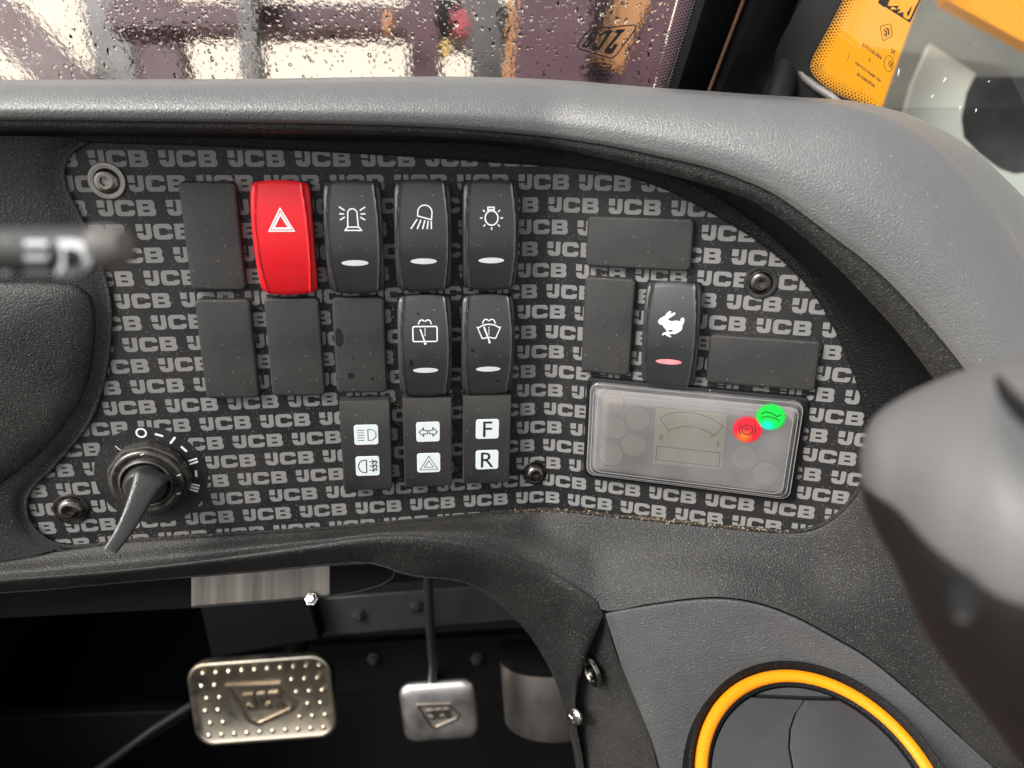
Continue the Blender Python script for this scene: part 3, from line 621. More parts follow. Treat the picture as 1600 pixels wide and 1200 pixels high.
for w_, h_, z_ in ((89.8, 41.2, 9.08), (94.2, 45.6, 7.28), (97.8, 49.0, 5.45)):
    Ink().line(rrect(-w_ / 2, -h_ / 2, w_ / 2, h_ / 2, 4, 6), .34, True).build('cover_rib', 'rib', disp, lambda p: V3((p.x, p.y, z_ + .05)) * .001)
def zpx(x, y, h=4.9): return loc(900 + x / 4.444, 580 + y / 4.444, h)
lcdq = [zpx(555, 252), zpx(1048, 292), zpx(1012, 684), zpx(530, 640)]
lc = Ink().fill([(q.x, q.y) for q in reversed(lcdq)]); lcd = lc.build('lcd_window', 'lcd', disp, lambda p: V3((p.x, p.y, 4.75)) * .001)
i = Ink(); zz = lambda l: [(zpx(*q).x, zpx(*q).y) for q in l]
i.line(zz([(583, 330), (640, 298), (710, 284), (790, 284), (860, 298), (940, 330), (1024, 384), (960, 450), (930, 428), (880, 404), (820, 388), (760, 384), (700, 391), (640, 412)]), .32, True)
for q in ([(640, 412), (645, 432)], [(713, 390), (716, 404)], [(795, 386), (795, 400)], [(875, 404), (872, 420)], [(945, 448), (938, 464)]): i.line(zz(q), .35)
i.line(zz([(563, 520), (1000, 568), (992, 664), (554, 614)]), .36, True)
i.line(zz([(555, 252), (1048, 292)]), .2)
for t, x, y in (('0', 575, 480), ('1', 968, 525)):
    q = zpx(x, y); i.put(text_ink(t), lambda p: V3((p.x * 4.2 + q.x, p.y * 4.6 + q.y, 0)))
i.build('scale_print', 'ink', lcd, lambda p: V3((p.x, p.y, 4.85)) * .001)
for x, y in ((245, 215), (430, 330), (265, 395), (400, 515), (240, 580), (1165, 600), (1315, 712)):
    q = zpx(x, y); Ink().fill(circ(q.x, q.y, 6.2, 6.2)).build('telltale', 'ghost', disp, lambda p: V3((p.x, p.y, 4.72)) * .001)
    Ink().line(circ(q.x, q.y, 6.2), .3, True).build('telltale_rim', M['ghost_ink'], disp, lambda p: V3((p.x, p.y, 4.80)) * .001)
def telltale(x, y, m, mk, off):
    q = zpx(x, y, 9.2); b = MB().lathe([(7.2, 9.12), (6.6, 9.18), (3, 9.35), (.01, 9.4)], 32); o = K(b).build('lit_telltale', m, disp)
    o.location = (q.x * .001, q.y * .001, 0); i = Ink(); mk(i); i.build('telltale_symbol', 'ink', o, lambda p: V3((p.x, p.y, 9.48)) * .001); return o
def mk_park(i):
    i.line(circ(0, 0, 2.4, 2.4), .5, True); i.line(arcp(0, 0, 3.6, 3.6, 135, 225, 8), .5); i.line(arcp(0, 0, 3.6, 3.6, -45, 45, 8), .5)
    i.put(text_ink('P'), lambda p: V3(((p.x - .35) * 3.8, (p.y - .35) * 3.8, 0)))
def mk_green(i): i.line([(-4.2, 1.2), (-2.5, 2.4), (0, 2.0), (2.6, .6), (4.2, 1.6)], .45); i.line([(-4.0, -.6), (-1.2, .2), (2.2, -.4), (4.0, -1.4)], .4)
telltale(1190, 405, lamp_mat('red lamp light', (1., .012, .035), (1., .22, .02), 0.58, (-.0012, -.0035)), mk_park, 0)
telltale(1352, 318, lamp_mat('green lamp light', (.0, .75, .06), (.0, .80, .80), 0.55, (-.001, -.005)), mk_green, 0)

# ------------------------------------------------------------------ ignition switch and key
ig = item('ignition_switch', IGN[0], IGN[1], 0, 'round keyed ignition switch with white position marks at lower left', 'ignition switch')
GI = ig.matrix_world.inverted()
K(MB().lathe([(26, 0), (26, .22), (25.8, .26)], 64)).build('dial_disc', 'plate', ig)
b = MB()
def octr(r, z, n=48, sides=9):
    o = []
    for k in range(n):
        a = 2 * math.pi * k / n; m = (a % (2 * math.pi / sides)) - math.pi / sides; o.append(V3((r * (.96 + .04 / math.cos(m)) / (math.cos(m) ** .5) * math.cos(a), r * (.96 + .04 / math.cos(m)) / (math.cos(m) ** .5) * math.sin(a), z)))
    return o
b.grid([octr(18.6, .2), octr(18.6, 4.2), octr(17.8, 5.4), octr(17.0, 5.6)], True)
b.lathe([(17.0, 5.5), (16.6, 7.2), (15.8, 7.8), (14.4, 7.9), (13.4, 7.4), (12.6, 7.5), (12.2, 8.6), (11.5, 9.0), (10.8, 8.6), (10.2, 4.0), (.1, 3.9)], 48)
K(b).build('collar_nut', mat('dark collar metal', (.10, .095, .088), .3, .85, dust=(180, .6, (.22, .2, .17))), ig)
i = Ink()
def kz(x, y): q = GI @ P(20 + x / 5, 640 + y / 5, .4) * 1000; return (q.x, q.y)
cx, cy = kz(1003, 182); i.line(circ(cx, cy, 2.15, 2.15), .85, True)
for p, q, w_ in (((1110, 190), (1175, 208), 1.05), ((1230, 265), (1268, 215), 1.05), ((1315, 288), (1360, 328), 1.05), ((1370, 403), (1440, 382), .9), ((1380, 428), (1447, 405), .9), ((1430, 475), (1434, 525), 1.1), ((1392, 580), (1460, 595), .95), ((1385, 602), (1455, 617), .95), ((1378, 622), (1448, 640), .95)):
    i.line([kz(*p), kz(*q)], w_)
i.line([kz(800, 283), kz(828, 308), kz(860, 324)], .35)
i.build('position_marks', 'white', ig, lambda p: V3((p.x, p.y, .42)) * .001)
for (x, y), rt in (((1010, 350), 0), ((1297, 512), 80), ((1296, 655), 60)):
    q = GI @ P(20 + x / 5, 640 + y / 5, 8) * 1000; Ink().line([(q.x - .9, q.y - .3), (q.x + .9, q.y + .3)], .5).build('collar_mark', 'white', ig, lambda p: V3((p.x, p.y, 8.05)) * .001)
key = empty('ignition_key', ig.matrix_world, 'long dark grey key lever sticking out of the ignition switch', 'key')
KI = key.matrix_world.inverted()
K(MB().lathe([(9.6, 4), (9.6, 10), (9.0, 12.5), (7.5, 14), (.1, 14.4)], 40)).build('key_barrel', 'key', key)
# lever: oval sections from the barrel to the tip, tapering and flattening
def sect(c, ax, ay, n=20, pw=.6):
    o = []
    for k in range(n):
        a = 2 * math.pi * k / n; ca, sa = math.cos(a), math.sin(a)
        o.append(c + ax * (math.copysign(abs(ca) ** pw, ca)) + ay * (math.copysign(abs(sa) ** pw, sa)))
    return o
kp = [(247, 738, 9, 27, 22), (236, 745, 15, 26, 23), (224, 768, 20, 20, 20), (209, 800, 26, 15.5, 15), (192, 832, 32, 12.5, 12), (172, 861, 37, 10, 9)]
rows = []
for x, y, h, ww, dd in kp:
    c = P(x, y, h); n = (surf(-180, -151, 40) - surf(-180, -151, 0)).normalized(); t = (P(172, 861, 37) - P(236, 745, 15)).normalized(); side = t.cross(n).normalized(); nn = side.cross(t).normalized()
    s = .312 / 1107
    rows.append(sect(c, side * ww * s, nn * dd * .55 * s))
rows = [[cr([r[i] for r in rows], (len(rows) - 1) * k / 24) for i in range(20)] for k in range(25)]
MB().grid(rows, True, True, True).build('key_lever', 'key', key, True, True, 30)

# ------------------------------------------------------------------ air vent pod
pod = empty('vent_pod', T(at(1180, 1080, .3)), 'charcoal grained pod carrying the round air vent at lower right', 'vent pod')
Vv = [(945, 958), (964, 954), (1010, 946), (1075, 937), (1131, 935), (1187, 944), (1244, 965), (1300, 995), (1356, 1028), (1412, 1073), (1490, 1142), (1600, 1242), (1700, 1330)]
Hv = [24.0, 27.3, 27.5, 26.5, 25.5, 24.5, 24.5, 24.5, 24.5, 25.5, 26.5, 27.5, 28]
Wv = [(1040, 1260), (1058, 1272), (1100, 1300), (1150, 1330), (1200, 1350), (1250, 1360), (1300, 1370), (1350, 1370), (1400, 1370), (1450, 1370), (1500, 1370), (1560, 1380), (1650, 1400)]
def mixpod(f, dh, bow=0.): 
    o = []
    for k, (p, q) in enumerate(zip(Vv, Wv)):
        x, y = p[0] + (q[0] - p[0]) * f, p[1] + (q[1] - p[1]) * f
        o.append(P(x, y, Hv[k] + dh))
    return o
rows = [mixpod(0, -3), mixpod(.004, .6), mixpod(.02, 1.6), mixpod(.1, 2.6), mixpod(.3, 5.6), mixpod(.6, 10), mixpod(1, 15)]
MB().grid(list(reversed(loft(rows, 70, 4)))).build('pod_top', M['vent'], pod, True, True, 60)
Sl = [(945, 958), (952, 985), (962, 1020), (978, 1060), (997, 1105), (1018, 1160), (1040, 1260)]
So_ = [(918, 972), (906, 1000), (893, 1040), (886, 1075), (890, 1120), (900, 1180), (915, 1260)]
Hs = [27, 29, 31, 34, 37, 41, 47]
rows = [[P(x, y, Hs[k] - 3.0) for k, (x, y) in enumerate(Sl)], [P(*q, Hs[k] - 6.0) for k, q in enumerate(mixn(Sl, So_, .12))], [P(*q, Hs[k] - 14) for k, q in enumerate(mixn(Sl, So_, .55))], [P(*q, Hs[k] - 24) for k, q in enumerate(So_)], [P(q[0] + 2, q[1], Hs[k] - 60) for k, q in enumerate(So_)]]
MB().grid(loft(rows, 40, 4)).build('shaded_pod_side', 'mould', pod, True, True, 60)  # same plastic as the top; darker material stands in for its shade
# recessed screw and flange bolt on the side
def lat(mw, pr, n=24): return MB().lathe(pr, n, mw)
c = P(926, 1050, 24); ax = (P(905, 1052, 20) - P(975, 1045, 20)).normalized() * .75 + BK * .6
mw = mm(basis(c + ax * .001, ax, UP)); b = lat(mw, [(7.8, -1), (7.6, .5), (7.0, .9), (6.4, .5), (5.4, -1.5), (4.2, -1.5), (4.0, .6), (2.4, 1.0), (1.8, -.2), (.1, -.2)]); b.build('side_screw', 'bolt', pod, True, True)
bt = empty('flange_bolt', T(P(893, 1120, 24)), 'bright hex flange bolt on the pod side above the pedals', 'bolt')
c = P(899, 1120, 31); ax = RT * -.72 + BK * .55 + UP * -.08; mw = mm(basis(c, ax, UP))
lat(mw, [(4.6, -.8), (4.6, .1), (4.2, .6), (3.2, .9)], 28).build('flange', 'chrome', bt, True, True)
lat(mw, [(3.0, .7), (3.0, 4.0), (2.5, 4.6), (.1, 4.6)], 6).build('hex_head', 'chrome', bt, False, True)
# the vent itself, level, facing up
VN = CM @ V3((.126, .9778, 1.)).normalized(); VC = CAM + ray(1289.15, 1251.67) * .30; VR = 55.7
vent = empty('air_vent', basis(VC, VN, RT), 'round dashboard air vent with a bright orange ring and grey flaps', 'air vent')
VI = vent.matrix_world.inverted()
def tor(r, rr, z, n=72, m=14, sq=1.): return [[V3(((r + rr * math.cos(2 * math.pi * j / m)) * math.cos(2 * math.pi * k / n), (r + rr * math.cos(2 * math.pi * j / m)) * math.sin(2 * math.pi * k / n), z + sq * rr * math.sin(2 * math.pi * j / m))) for k in range(n)] for j in list(range(m)) + [0]]
K(MB().grid(list(reversed(tor(VR - 2.9, 2.9, 0, 90, 16, .8))), True)).build('ring', 'orange', vent, True, False, 60)
K(MB().lathe([(VR - 4.6, 0), (VR - 5.4, .3), (VR - 7.2, -1.0), (VR - 8, -6), (VR - 9, -9), (.1, -9)], 72)).build('vent_bowl', 'dark', vent)
K(MB().lathe([(VR + 3.4, -7), (VR + 3.2, 2.9), (VR + 2.4, 3.5), (VR + 1.2, 2.6), (VR + .2, -.6), (VR - 2, -2.2)], 72, None, False)).build('vent_flange', 'dark', vent)
def vl(x, y, z=0.):   # a point of the photograph on the vent's face
    r = ray(1000 + x / 2.667, 750 + y / 2.667); s = ((VC + VN * z * .001) - CAM).dot(VN) / r.dot(VN); q = VI @ (CAM + r * s) * 1000; return (q.x, q.y)
RI = VR - 8.0
def clipc(l):  # keep a point list inside the bowl
    o = []
    for x, y in l:
        d = math.hypot(x, y); k = min(1, RI / d) if d else 1; o.append((x * k, y * k))
    return o
def flap(name, poly, z0, z1):
    b = MB().prism(poly, z0, z1); cxm = sum(p[0] for p in poly) / len(poly); cym = sum(p[1] for p in poly) / len(poly)
    ins = [(cxm + (x - cxm) * .97, cym + (y - cym) * .97) for x, y in poly]
    b = MB(); n = len(poly); b.grid([[V3((x, y, z0)) for x, y in poly], [V3((x, y, z1 - .5)) for x, y in poly], [V3((x, y, z1)) for x, y in ins]], True, False, True)
    if b.f and n:
        ar = sum(poly[i][0] * poly[(i + 1) % n][1] - poly[(i + 1) % n][0] * poly[i][1] for i in range(n))
        if ar < 0: b.f = [tuple(reversed(f)) for f in b.f]
    K(b).build(name, 'flap', vent, True, False, 25)
hl = vl(470, 893); hr = vl(850, 903)
yh = (hl[1] + hr[1]) / 2
ang = math.asin(min(yh / RI, 1)); top = arcp(0, 0, RI, RI, math.degrees(ang) + 1, 179 - math.degrees(ang), 24)
flap('hinge_bar', top, -6, -1.0)
mid = [vl(690, 910), vl(655, 960), vl(632, 1030), vl(628, 1110), vl(645, 1200)]; mx_ = [p[0] for p in mid]
gp = 1.0
low = lambda s: None
cl = [(x - gp / 2, y) for x, y in mid]; crr = [(x + gp / 2, y) for x, y in mid]
yb = mid[-1][1]
cl += [(cl[-1][0] + 2, -20), (cl[-1][0] + 8, -RI * .97)]; crr += [(crr[-1][0] + 2, -20), (crr[-1][0] + 8, -RI * .97)]
a1 = math.degrees(ang) - 3
left_edge = arcp(0, 0, RI, RI, 180 - a1, 180 + 90 - 4, 30)
flap('flap', [p for p in reversed(cl)] + [(cl[0][0], yh - 1.4)] + left_edge, -6, -1.2)
right_edge = arcp(0, 0, RI, RI, -82, a1, 30)
flap('flap', [(crr[0][0], yh - 1.4)] + crr + right_edge, -6, -1.4)

# ------------------------------------------------------------------ loose dirt
b = MB()
def crumb(p, s):
    k = [p + V3((random.uniform(-1, 1), random.uniform(-1, 1), random.uniform(-1, 1))).normalized() * s * random.uniform(.6, 1.2) for _ in range(5)]
    b.add(k, [(0, 1, 2), (0, 2, 3), (0, 3, 1), (4, 1, 2), (4, 2, 3), (4, 3, 1)])
edge = smooth(pts2([(800, 798), (850, 796), (900, 798), (970, 805), (1056, 813), (1150, 822), (1225, 828)]), 200, True)
for k in range(520):
    q = random.choice(edge); dens = random.random()
    crumb(P(q.x + random.gauss(0, 3), q.y + random.gauss(2, 2.0), 1.8), random.choice((.00025, .0004, .0006, .0008)))
for x0, y0, x1, y1, n in ((618, 630, 628, 770, 170), (708, 625, 720, 760, 120), (606, 470, 618, 620, 50), (400, 470, 412, 620, 60), (300, 459, 400, 464, 40), (282, 281, 380, 285, 60), (912, 420, 1080, 432, 60), (372, 300, 392, 450, 40), (506, 470, 516, 610, 40)):
    for k in range(n): crumb(P(random.uniform(x0, x1), random.uniform(y0, y1), .25), random.choice((.0002, .0003, .00045)))
for k in range(260): crumb(P(random.uniform(150, 340), random.gauss(848 - (k % 40) * .4, 2.5), 2.2), random.choice((.0002, .0003, .0004)))
o = b.build('dirt_crumbs', 'crumb', None, False); o['kind'] = 'stuff'

# ------------------------------------------------------------------ control stalk, near and out of focus
st = empty('column_stalk', T(at(60, 390, .115)), 'out of focus grey stalk with white symbols reaching in from the left', 'stalk')
DS = .115
ctr = [(-700, 396), (-260, 393), (-60, 391), (60, 390), (140, 388), (180, 386), (200, 387), (207, 388)]; rad = [36, 36, 36, 36, 35, 32, 24, 8]
MB().tube([at(x, y, DS + .004) for x, y in ctr], [r * DS / FOC for r in rad], 24).build('stalk_body', 'blank', st, True, True)
b = MB(); b.tube([at(x, y, DS + .003) for x, y in ((152, 387), (178, 386), (196, 386), (206, 387))], [35.5 * DS / FOC, 34 * DS / FOC, 28 * DS / FOC, 10 * DS / FOC], 24); b.build('end_cap', mat('grey cap', (.10, .093, .083), .5), st, True, True)
i = Ink(); i.line([(8, 374), (8, 428)], 15); i.line([(-34, 374), (-34, 428)], 13)
for y in (380, 402, 424): i.line([(38, y), (74, y)], 9)
i.line([(73, 376), (73, 428)], 9)
i.line([(94, 381)] + arcp(112, 403, 24, 22, -90, 90, 10) + [(94, 425)], 14, True)
def onstalk(p):
    q = (p.y - 390) / 36; return at(p.x, p.y, DS + .004 - math.sqrt(max(1 - q * q, 0)) * 36 * DS / FOC - .0004)
i.build('stalk_symbols', mat('worn grey print', (.36, .38, .39), .5), st, onstalk, True)
# ------------------------------------------------------------------ grip at the right, near and out of focus
gr = empty('control_grip', T(at(1500, 800, .12)), 'large blurred grey control grip with a dark underside at the right edge', 'control grip')
c0 = smooth(pts2([(1346, 738), (1346, 700), (1362, 656), (1405, 622), (1469, 592), (1525, 573), (1600, 558), (1760, 540), (1900, 530)]), 60)
c3 = smooth(pts2([(1346, 738), (1350, 785), (1372, 835), (1400, 885), (1442, 982), (1487, 1050), (1544, 1125), (1585, 1181), (1700, 1330)]), 60)
GD = .112
def grip_row(f, ins=0.):
    o = []
    for p, q in zip(c0, c3):
        x = p.lerp(q, f); wd_ = min((q - p).length, 620); bl = wd_ * GD / FOC * .58 * math.sqrt(max(1 - (2 * f - 1) ** 2, 0))
        o.append(at(x.x, x.y, GD + .034 - bl + ins))
    return o
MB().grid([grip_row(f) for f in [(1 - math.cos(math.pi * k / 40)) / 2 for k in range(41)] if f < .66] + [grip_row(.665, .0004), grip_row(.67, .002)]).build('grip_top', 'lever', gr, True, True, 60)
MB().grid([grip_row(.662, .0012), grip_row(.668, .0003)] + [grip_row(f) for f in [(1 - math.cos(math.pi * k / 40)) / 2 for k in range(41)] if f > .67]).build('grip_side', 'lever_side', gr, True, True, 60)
c = at(1487, 920, .094); b = MB().lathe([(4.2, .8), (4.0, 1.2), (3.4, .4), (3.2, -.2), (.1, -.3)], 20, mm(basis(c + BK * .002, (BK * .8 - RT * .5 - UP * .3), UP)) @ Matrix.Diagonal((.9, .5, .8, 1))); b.build('side_socket', 'ink', gr, True, True)
b = MB().tube([at(1560, 592, .118), at(1574, 618, .108), at(1600, 645, .101), at(1640, 680, .096)], [.0006, .0012, .0014, .0014], 12); b.build('thumb_button', 'rubber', gr, True, True)

# ------------------------------------------------------------------ pedals and what stands in the footwell
def pedal(name, cpx, w_, h_, d, rot, tilt, label, m, dims, thick=.012, rad_=.018):
    c = at(cpx[0], cpx[1], d); z = (BK * math.cos(R(tilt)) + UP * math.sin(R(tilt))); x = RT * math.cos(R(rot)) + UP * math.sin(R(rot))
    root = empty(name, basis(c, z, x), label, 'pedal')
    b = MB().rbox(w_, h_, [(-thick, .002), (-thick * .4, 0), (-.001, 0), (.0008, .0006), (.0016, .0022), (.0012, .0040), (.0004, .0050)] if dims else [(-thick, .002), (-thick * .4, 0), (-.002, .0004), (.0002, .002), (.0014, .005), (.0022, .010), (.0026, .018)], rad_, 8); b.build('pad', m, root)
    return root
bk = pedal('brake_pedal', (410, 1095), .134, .083, .66, 4.5, -8, 'wide dimpled steel brake pedal with a raised badge', 'steel', True)
b = MB()
for j in range(6):
    for k in range(10):
        x = -.054 + .108 * k / 9 + (.003 if j % 2 else 0); y = -.031 + .062 * j / 5
        if abs(x) > .058 or (-.032 < x < .030 and -.024 < y < .022): continue
        b.lathe([(.0027, .0002), (.0022, .0012), (.0012, .0019), (.0001, .0021)], 10, T(V3((x, y, 0))))
b.build('studs', 'steel', bk, kind='stuff')
def badge(parent, s, m1, z):
    fr = [(-.030, .017), (.018, .015), (.031, -.002), (.026, -.010), (-.006, -.022), (-.014, -.018)]
    fr = [(x * s, y * s) for x, y in fr]; b = MB()
    i = Ink().line(fr, .0028 * s, True); b.grid
    n = len(fr); vs, fs = stroke(fr, .0030 * s, True)
    L_, R_ = vs[:n], vs[n:]
    b.grid([[V3((p.x, p.y, z - .001)) for p in L_], [V3((p.x, p.y, z + .0018 * s)) for p in L_], [V3((p.x, p.y, z + .0018 * s)) for p in R_], [V3((p.x, p.y, z - .001)) for p in R_]], True)
    wd = logo_plain()
    for poly in wd:
        q = [((x * .0108 - .0165) * s, (y * .0155 - .0075) * s) for x, y in poly]
        q = [(x + y * -.28, y) for x, y in q]
        b.prism(q, z - .001, z + .0016 * s)
    b.build('badge', m1, parent, True, False, 30)
def logo_plain():
    """J, C and B as blocky outlines one unit high"""
    J = [(.1, 1), (1.0, 1), (1.0, .15), (.85, 0), (.25, 0), (.1, .15), (.1, .35), (.4, .35), (.4, .25), (.65, .25), (.65, .78), (.1, .78)]
    Cc = [(2.1, .65), (2.1, .9), (2.0, 1), (1.35, 1), (1.25, .9), (1.25, .1), (1.35, 0), (2.0, 0), (2.1, .1), (2.1, .35), (1.8, .35), (1.8, .22), (1.55, .22), (1.55, .78), (1.8, .78), (1.8, .65)]
    Bb = [(2.35, 0), (3.1, 0), (3.25, .12), (3.25, .42), (3.12, .5), (3.25, .6), (3.25, .88), (3.1, 1), (2.35, 1)]
    return [J, Cc, Bb]
M['badge'] = mat('worn badge metal', (.34, .29, .235), .4, 1., dust=(120, .6, (.10, .08, .06)))
badge(bk, 1.0, 'badge', .0008)
b = MB().tube([bk.matrix_world @ V3((.03, .03, -.012)), bk.matrix_world @ V3((.034, .07, -.05)), at(497, 930, .75), at(490, 840, .8)], .011, 12); b.build('pedal_arm', 'black', bk, True, True)
ac = pedal('accelerator_pedal', (686, 1113), .071, .060, .66, 5, -10, 'small satin alloy accelerator pedal with a raised badge', 'alu', False, .010, .012)
ac.children[0].data.transform(Matrix.Identity(4))
badge(ac, .62, 'badge', .0026)
b = MB().tube([ac.matrix_world @ V3((-.006, .02, -.012)), at(677, 1040, .64), at(671, 960, .60), at(668, 880, .58)], [.0045, .004, .004, .004], 10); b.build('pedal_rod', mat('grey rod', (.045, .044, .043), .45, .4), ac, True, True)
# cross rails, column cover plate and bellows under the dash
def slab(name, a_, b_, c_, d_, dep, th, m, label, cat):
    q = [at(*p, dep) for p in (a_, b_, c_, d_)]; n = BK * th; bb = MB(); bb.add([p for p in q] + [p - n for p in q], [(0, 1, 2, 3), (7, 6, 5, 4), (0, 4, 5, 1), (1, 5, 6, 2), (2, 6, 7, 3), (3, 7, 4, 0)])
    o = bb.build(name, m, None, False)
    if sum(p.normal.dot(BK) * p.area for p in o.data.polygons[:1]) < 0: o.data.flip_normals()
    bv = o.modifiers.new('bevel', 'BEVEL'); bv.width = .002; bv.segments = 2
    return tag(o, label, cat)
M['rail'] = mat('satin black rail', (.013, .013, .013), .4, spec=.35, dust=(20, .3, (.03, .028, .025)))
M['strip'] = mat('strip reflection', (.085, .077, .067), .42, 1.); streaks(M['strip'], (90, 4, 4), (.22, .20, .175))  # pale streaked metal: the black strip's reflection put into its colour
M['dull'] = mat('dull steel', (.28, .255, .235), .45, 1., dust=(30, .5, (.10, .08, .07)))
slab('cross_rail', (480, 935), (880, 905), (880, 965), (480, 998), .62, .03, 'rail', 'black cross rail under the dash behind the pedals', 'rail')
slab('floor_plate', (-50, 1120), (290, 1110), (300, 1120), (-50, 1330), .70, .02, 'black', 'dim black floor plate left of the brake pedal', 'floor plate')
slab('column_bracket', (310, 940), (480, 925), (500, 1000), (330, 1030), .60, .03, 'black', 'black bracket hanging above the brake pedal', 'bracket')
slab('lower_rail', (480, 1010), (830, 990), (840, 1075), (480, 1085), .66, .02, 'black', 'dark lower rail between the two pedals', 'rail')
hose = empty('floor_hose', T(at(200, 1160, .68)), 'dark hose running down the floor left of the brake pedal', 'hose')
MB().tube([at(60, 1270, .66), at(170, 1192, .67), at(240, 1140, .68), at(300, 1102, .69)], .0045, 12).build('hose_tube', 'rubber', hose, True, True)
for o in [o for o in COL.objects if o.name in ('cross_rail', 'lower_rail')]:
    for x, y in (((560, 962), (650, 948), (790, 935)) if o.name == 'cross_rail' else ((583, 1030), (745, 1030))):
        MB().lathe([(6, 0), (6, 1), (4.4, 1.2), (4.2, 4), (3.2, 4.8), (.1, 4.9)], 6, mm(basis(at(x, y, .618 if o.name == 'cross_rail' else .658), BK, RT))).build('rail_bolt', 'rail', o, False, True)
cp = empty('cover_strip', T(at(450, 915, .385)), 'black steel strip with a painted bright reflection and a rounded end under the dash edge', 'cover strip')
q = [(-640, 1000), (298, 950), (298, 898), (-640, 964)]
def strip(name, q, m, dep, th=.004):
    pp = [at(x, y, dep) for x, y in q]; n = BK * th; k = len(pp); bb = MB(); bb.add(pp + [p - n for p in pp], [tuple(range(k)), tuple(range(2 * k - 1, k - 1, -1))] + [(i, i + k, (i + 1) % k + k, (i + 1) % k) for i in range(k)])
    o = bb.build(name, m, cp, False, True)
    if o.data.polygons[0].normal.dot(BK) < 0: o.data.flip_normals()
    return o
strip('black_section', q, 'black', .386)
strip('reflection_section', [(299, 949), (350, 945), (430, 939), (515, 932), (515, 880), (430, 884), (350, 891), (299, 896)], 'strip', .386)
strip('rounded_end', [(516, 931), (560, 924), (595, 914), (614, 903), (617, 893), (606, 884), (585, 879), (550, 878), (516, 880)], 'black', .386)
MB().tube([at(x, y, .385) for x, y in ((300, 949), (430, 939), (516, 931), (560, 924), (595, 914), (612, 904), (617, 894), (608, 884), (585, 878), (550, 876), (500, 879))], .0005, 6).build('strip_edge', 'rail', cp, True, True)
nb = MB().lathe([(3.6, 0), (3.6, .8), (2.7, 1.0), (2.6, 2.8), (2.0, 3.3), (.1, 3.4)], 6, mm(basis(at(487, 936, .384), BK + UP * .4, RT))); o = nb.build('strip_bolt', 'chrome', cp, False, True)
can = empty('steel_canister', T(at(840, 1100, .62)), 'blurred dull steel cylinder beyond the accelerator pedal', 'canister')
MB().lathe([(.048, -.030), (.0485, -.029), (.0485, .026)], 48, basis(at(868, 1066, .645), UP + BK * .02 + RT * -.08, RT)).build('canister_shell', 'dull', can, True, True)
MB().lathe([(.0485, .026), (.0485, .034), (.046, .036), (.001, .036)], 48, basis(at(868, 1066, .645), UP + BK * .02 + RT * -.08, RT)).build('canister_lid', 'black', can, True, True)
bel = empty('rubber_bellows', T(at(870, 1120, .5)), 'ribbed black rubber gaiter beside the knee opening', 'gaiter')
pr = []
for k in range(40): pr.append((.030 + (.0022 if k % 2 else 0), -.13 + k * .0062))
MB().lathe(pr, 40, basis(at(905, 1110, .50), RT * -.35 - UP + BK * -.1, RT)).build('gaiter_folds', 'rubber', bel)

# ------------------------------------------------------------------ windscreen, pillar, side window
YW = .415
def wpt(x, y, dy=0.):
    r = ray(x, y); return CAM + r * ((YW + dy - CAM.y) / r.y)
ws = empty('windscreen', T(wpt(600, 60)), 'rain spattered windscreen with a black maker mark near its right edge', 'windscreen')
b = MB(); b.box((-.12, YW + .003, 2.55), (.52, 0, 0), (0, .003, 0), (0, 0, .50)); b.f = [f for f in b.f]
# the pane's right edge leans with the pillar, so it is cut to a slanted outline
pe = [wpt(1040, 155), wpt(1098, -10)]
top = pe[1] + (pe[1] - pe[0]) * 8
ol = [V3((-.75, 0, 1.95)), V3((pe[0].x - (pe[1].x - pe[0].x) * 2, 0, pe[0].z - (pe[1].z - pe[0].z) * 2)), V3((top.x, 0, 3.0)), V3((-.75, 0, 3.0))]
b = MB(); k = 4
b.add([V3((p.x, YW, p.z)) for p in ol] + [V3((p.x, YW + .006, p.z)) for p in ol], [(0, 1, 2, 3), (7, 6, 5, 4)] + [(i, i + 4, (i + 1) % 4 + 4, (i + 1) % 4) for i in range(4)])
pane = b.build('pane', 'screen', ws, False, True)
b = MB()
for k in range(2200):
    x, y = random.uniform(-30, 1050), random.uniform(-30, 138)
    s = random.choice((.0003, .0004, .0005, .0006, .0009)) * random.uniform(.7, 1.3)
    if random.random() > .35 + .65 * (1 - min(max(y, 0), 130) / 160): continue
    c = wpt(x, y, .0062); n = 10; sx = random.uniform(.8, 1.2); sy = random.uniform(.8, 1.7)
    rows = [[c + V3((math.cos(2 * math.pi * i / n) * rr_ * sx, dz, math.sin(2 * math.pi * i / n) * rr_ * sy)) for i in range(n)] for rr_, dz in ((s, 0), (s * .85, s * .18), (s * .45, s * .28))]
    b.grid(list(reversed(rows)), True, False, False); m0 = len(b.v) - 3 * n; b.f.append(tuple(range(m0, m0 + n)) )
    b.f.append(tuple(reversed(range(m0 + 2 * n, m0 + 3 * n))))
b.build('rain_drops', 'drop', ws, True, True, kind='stuff')
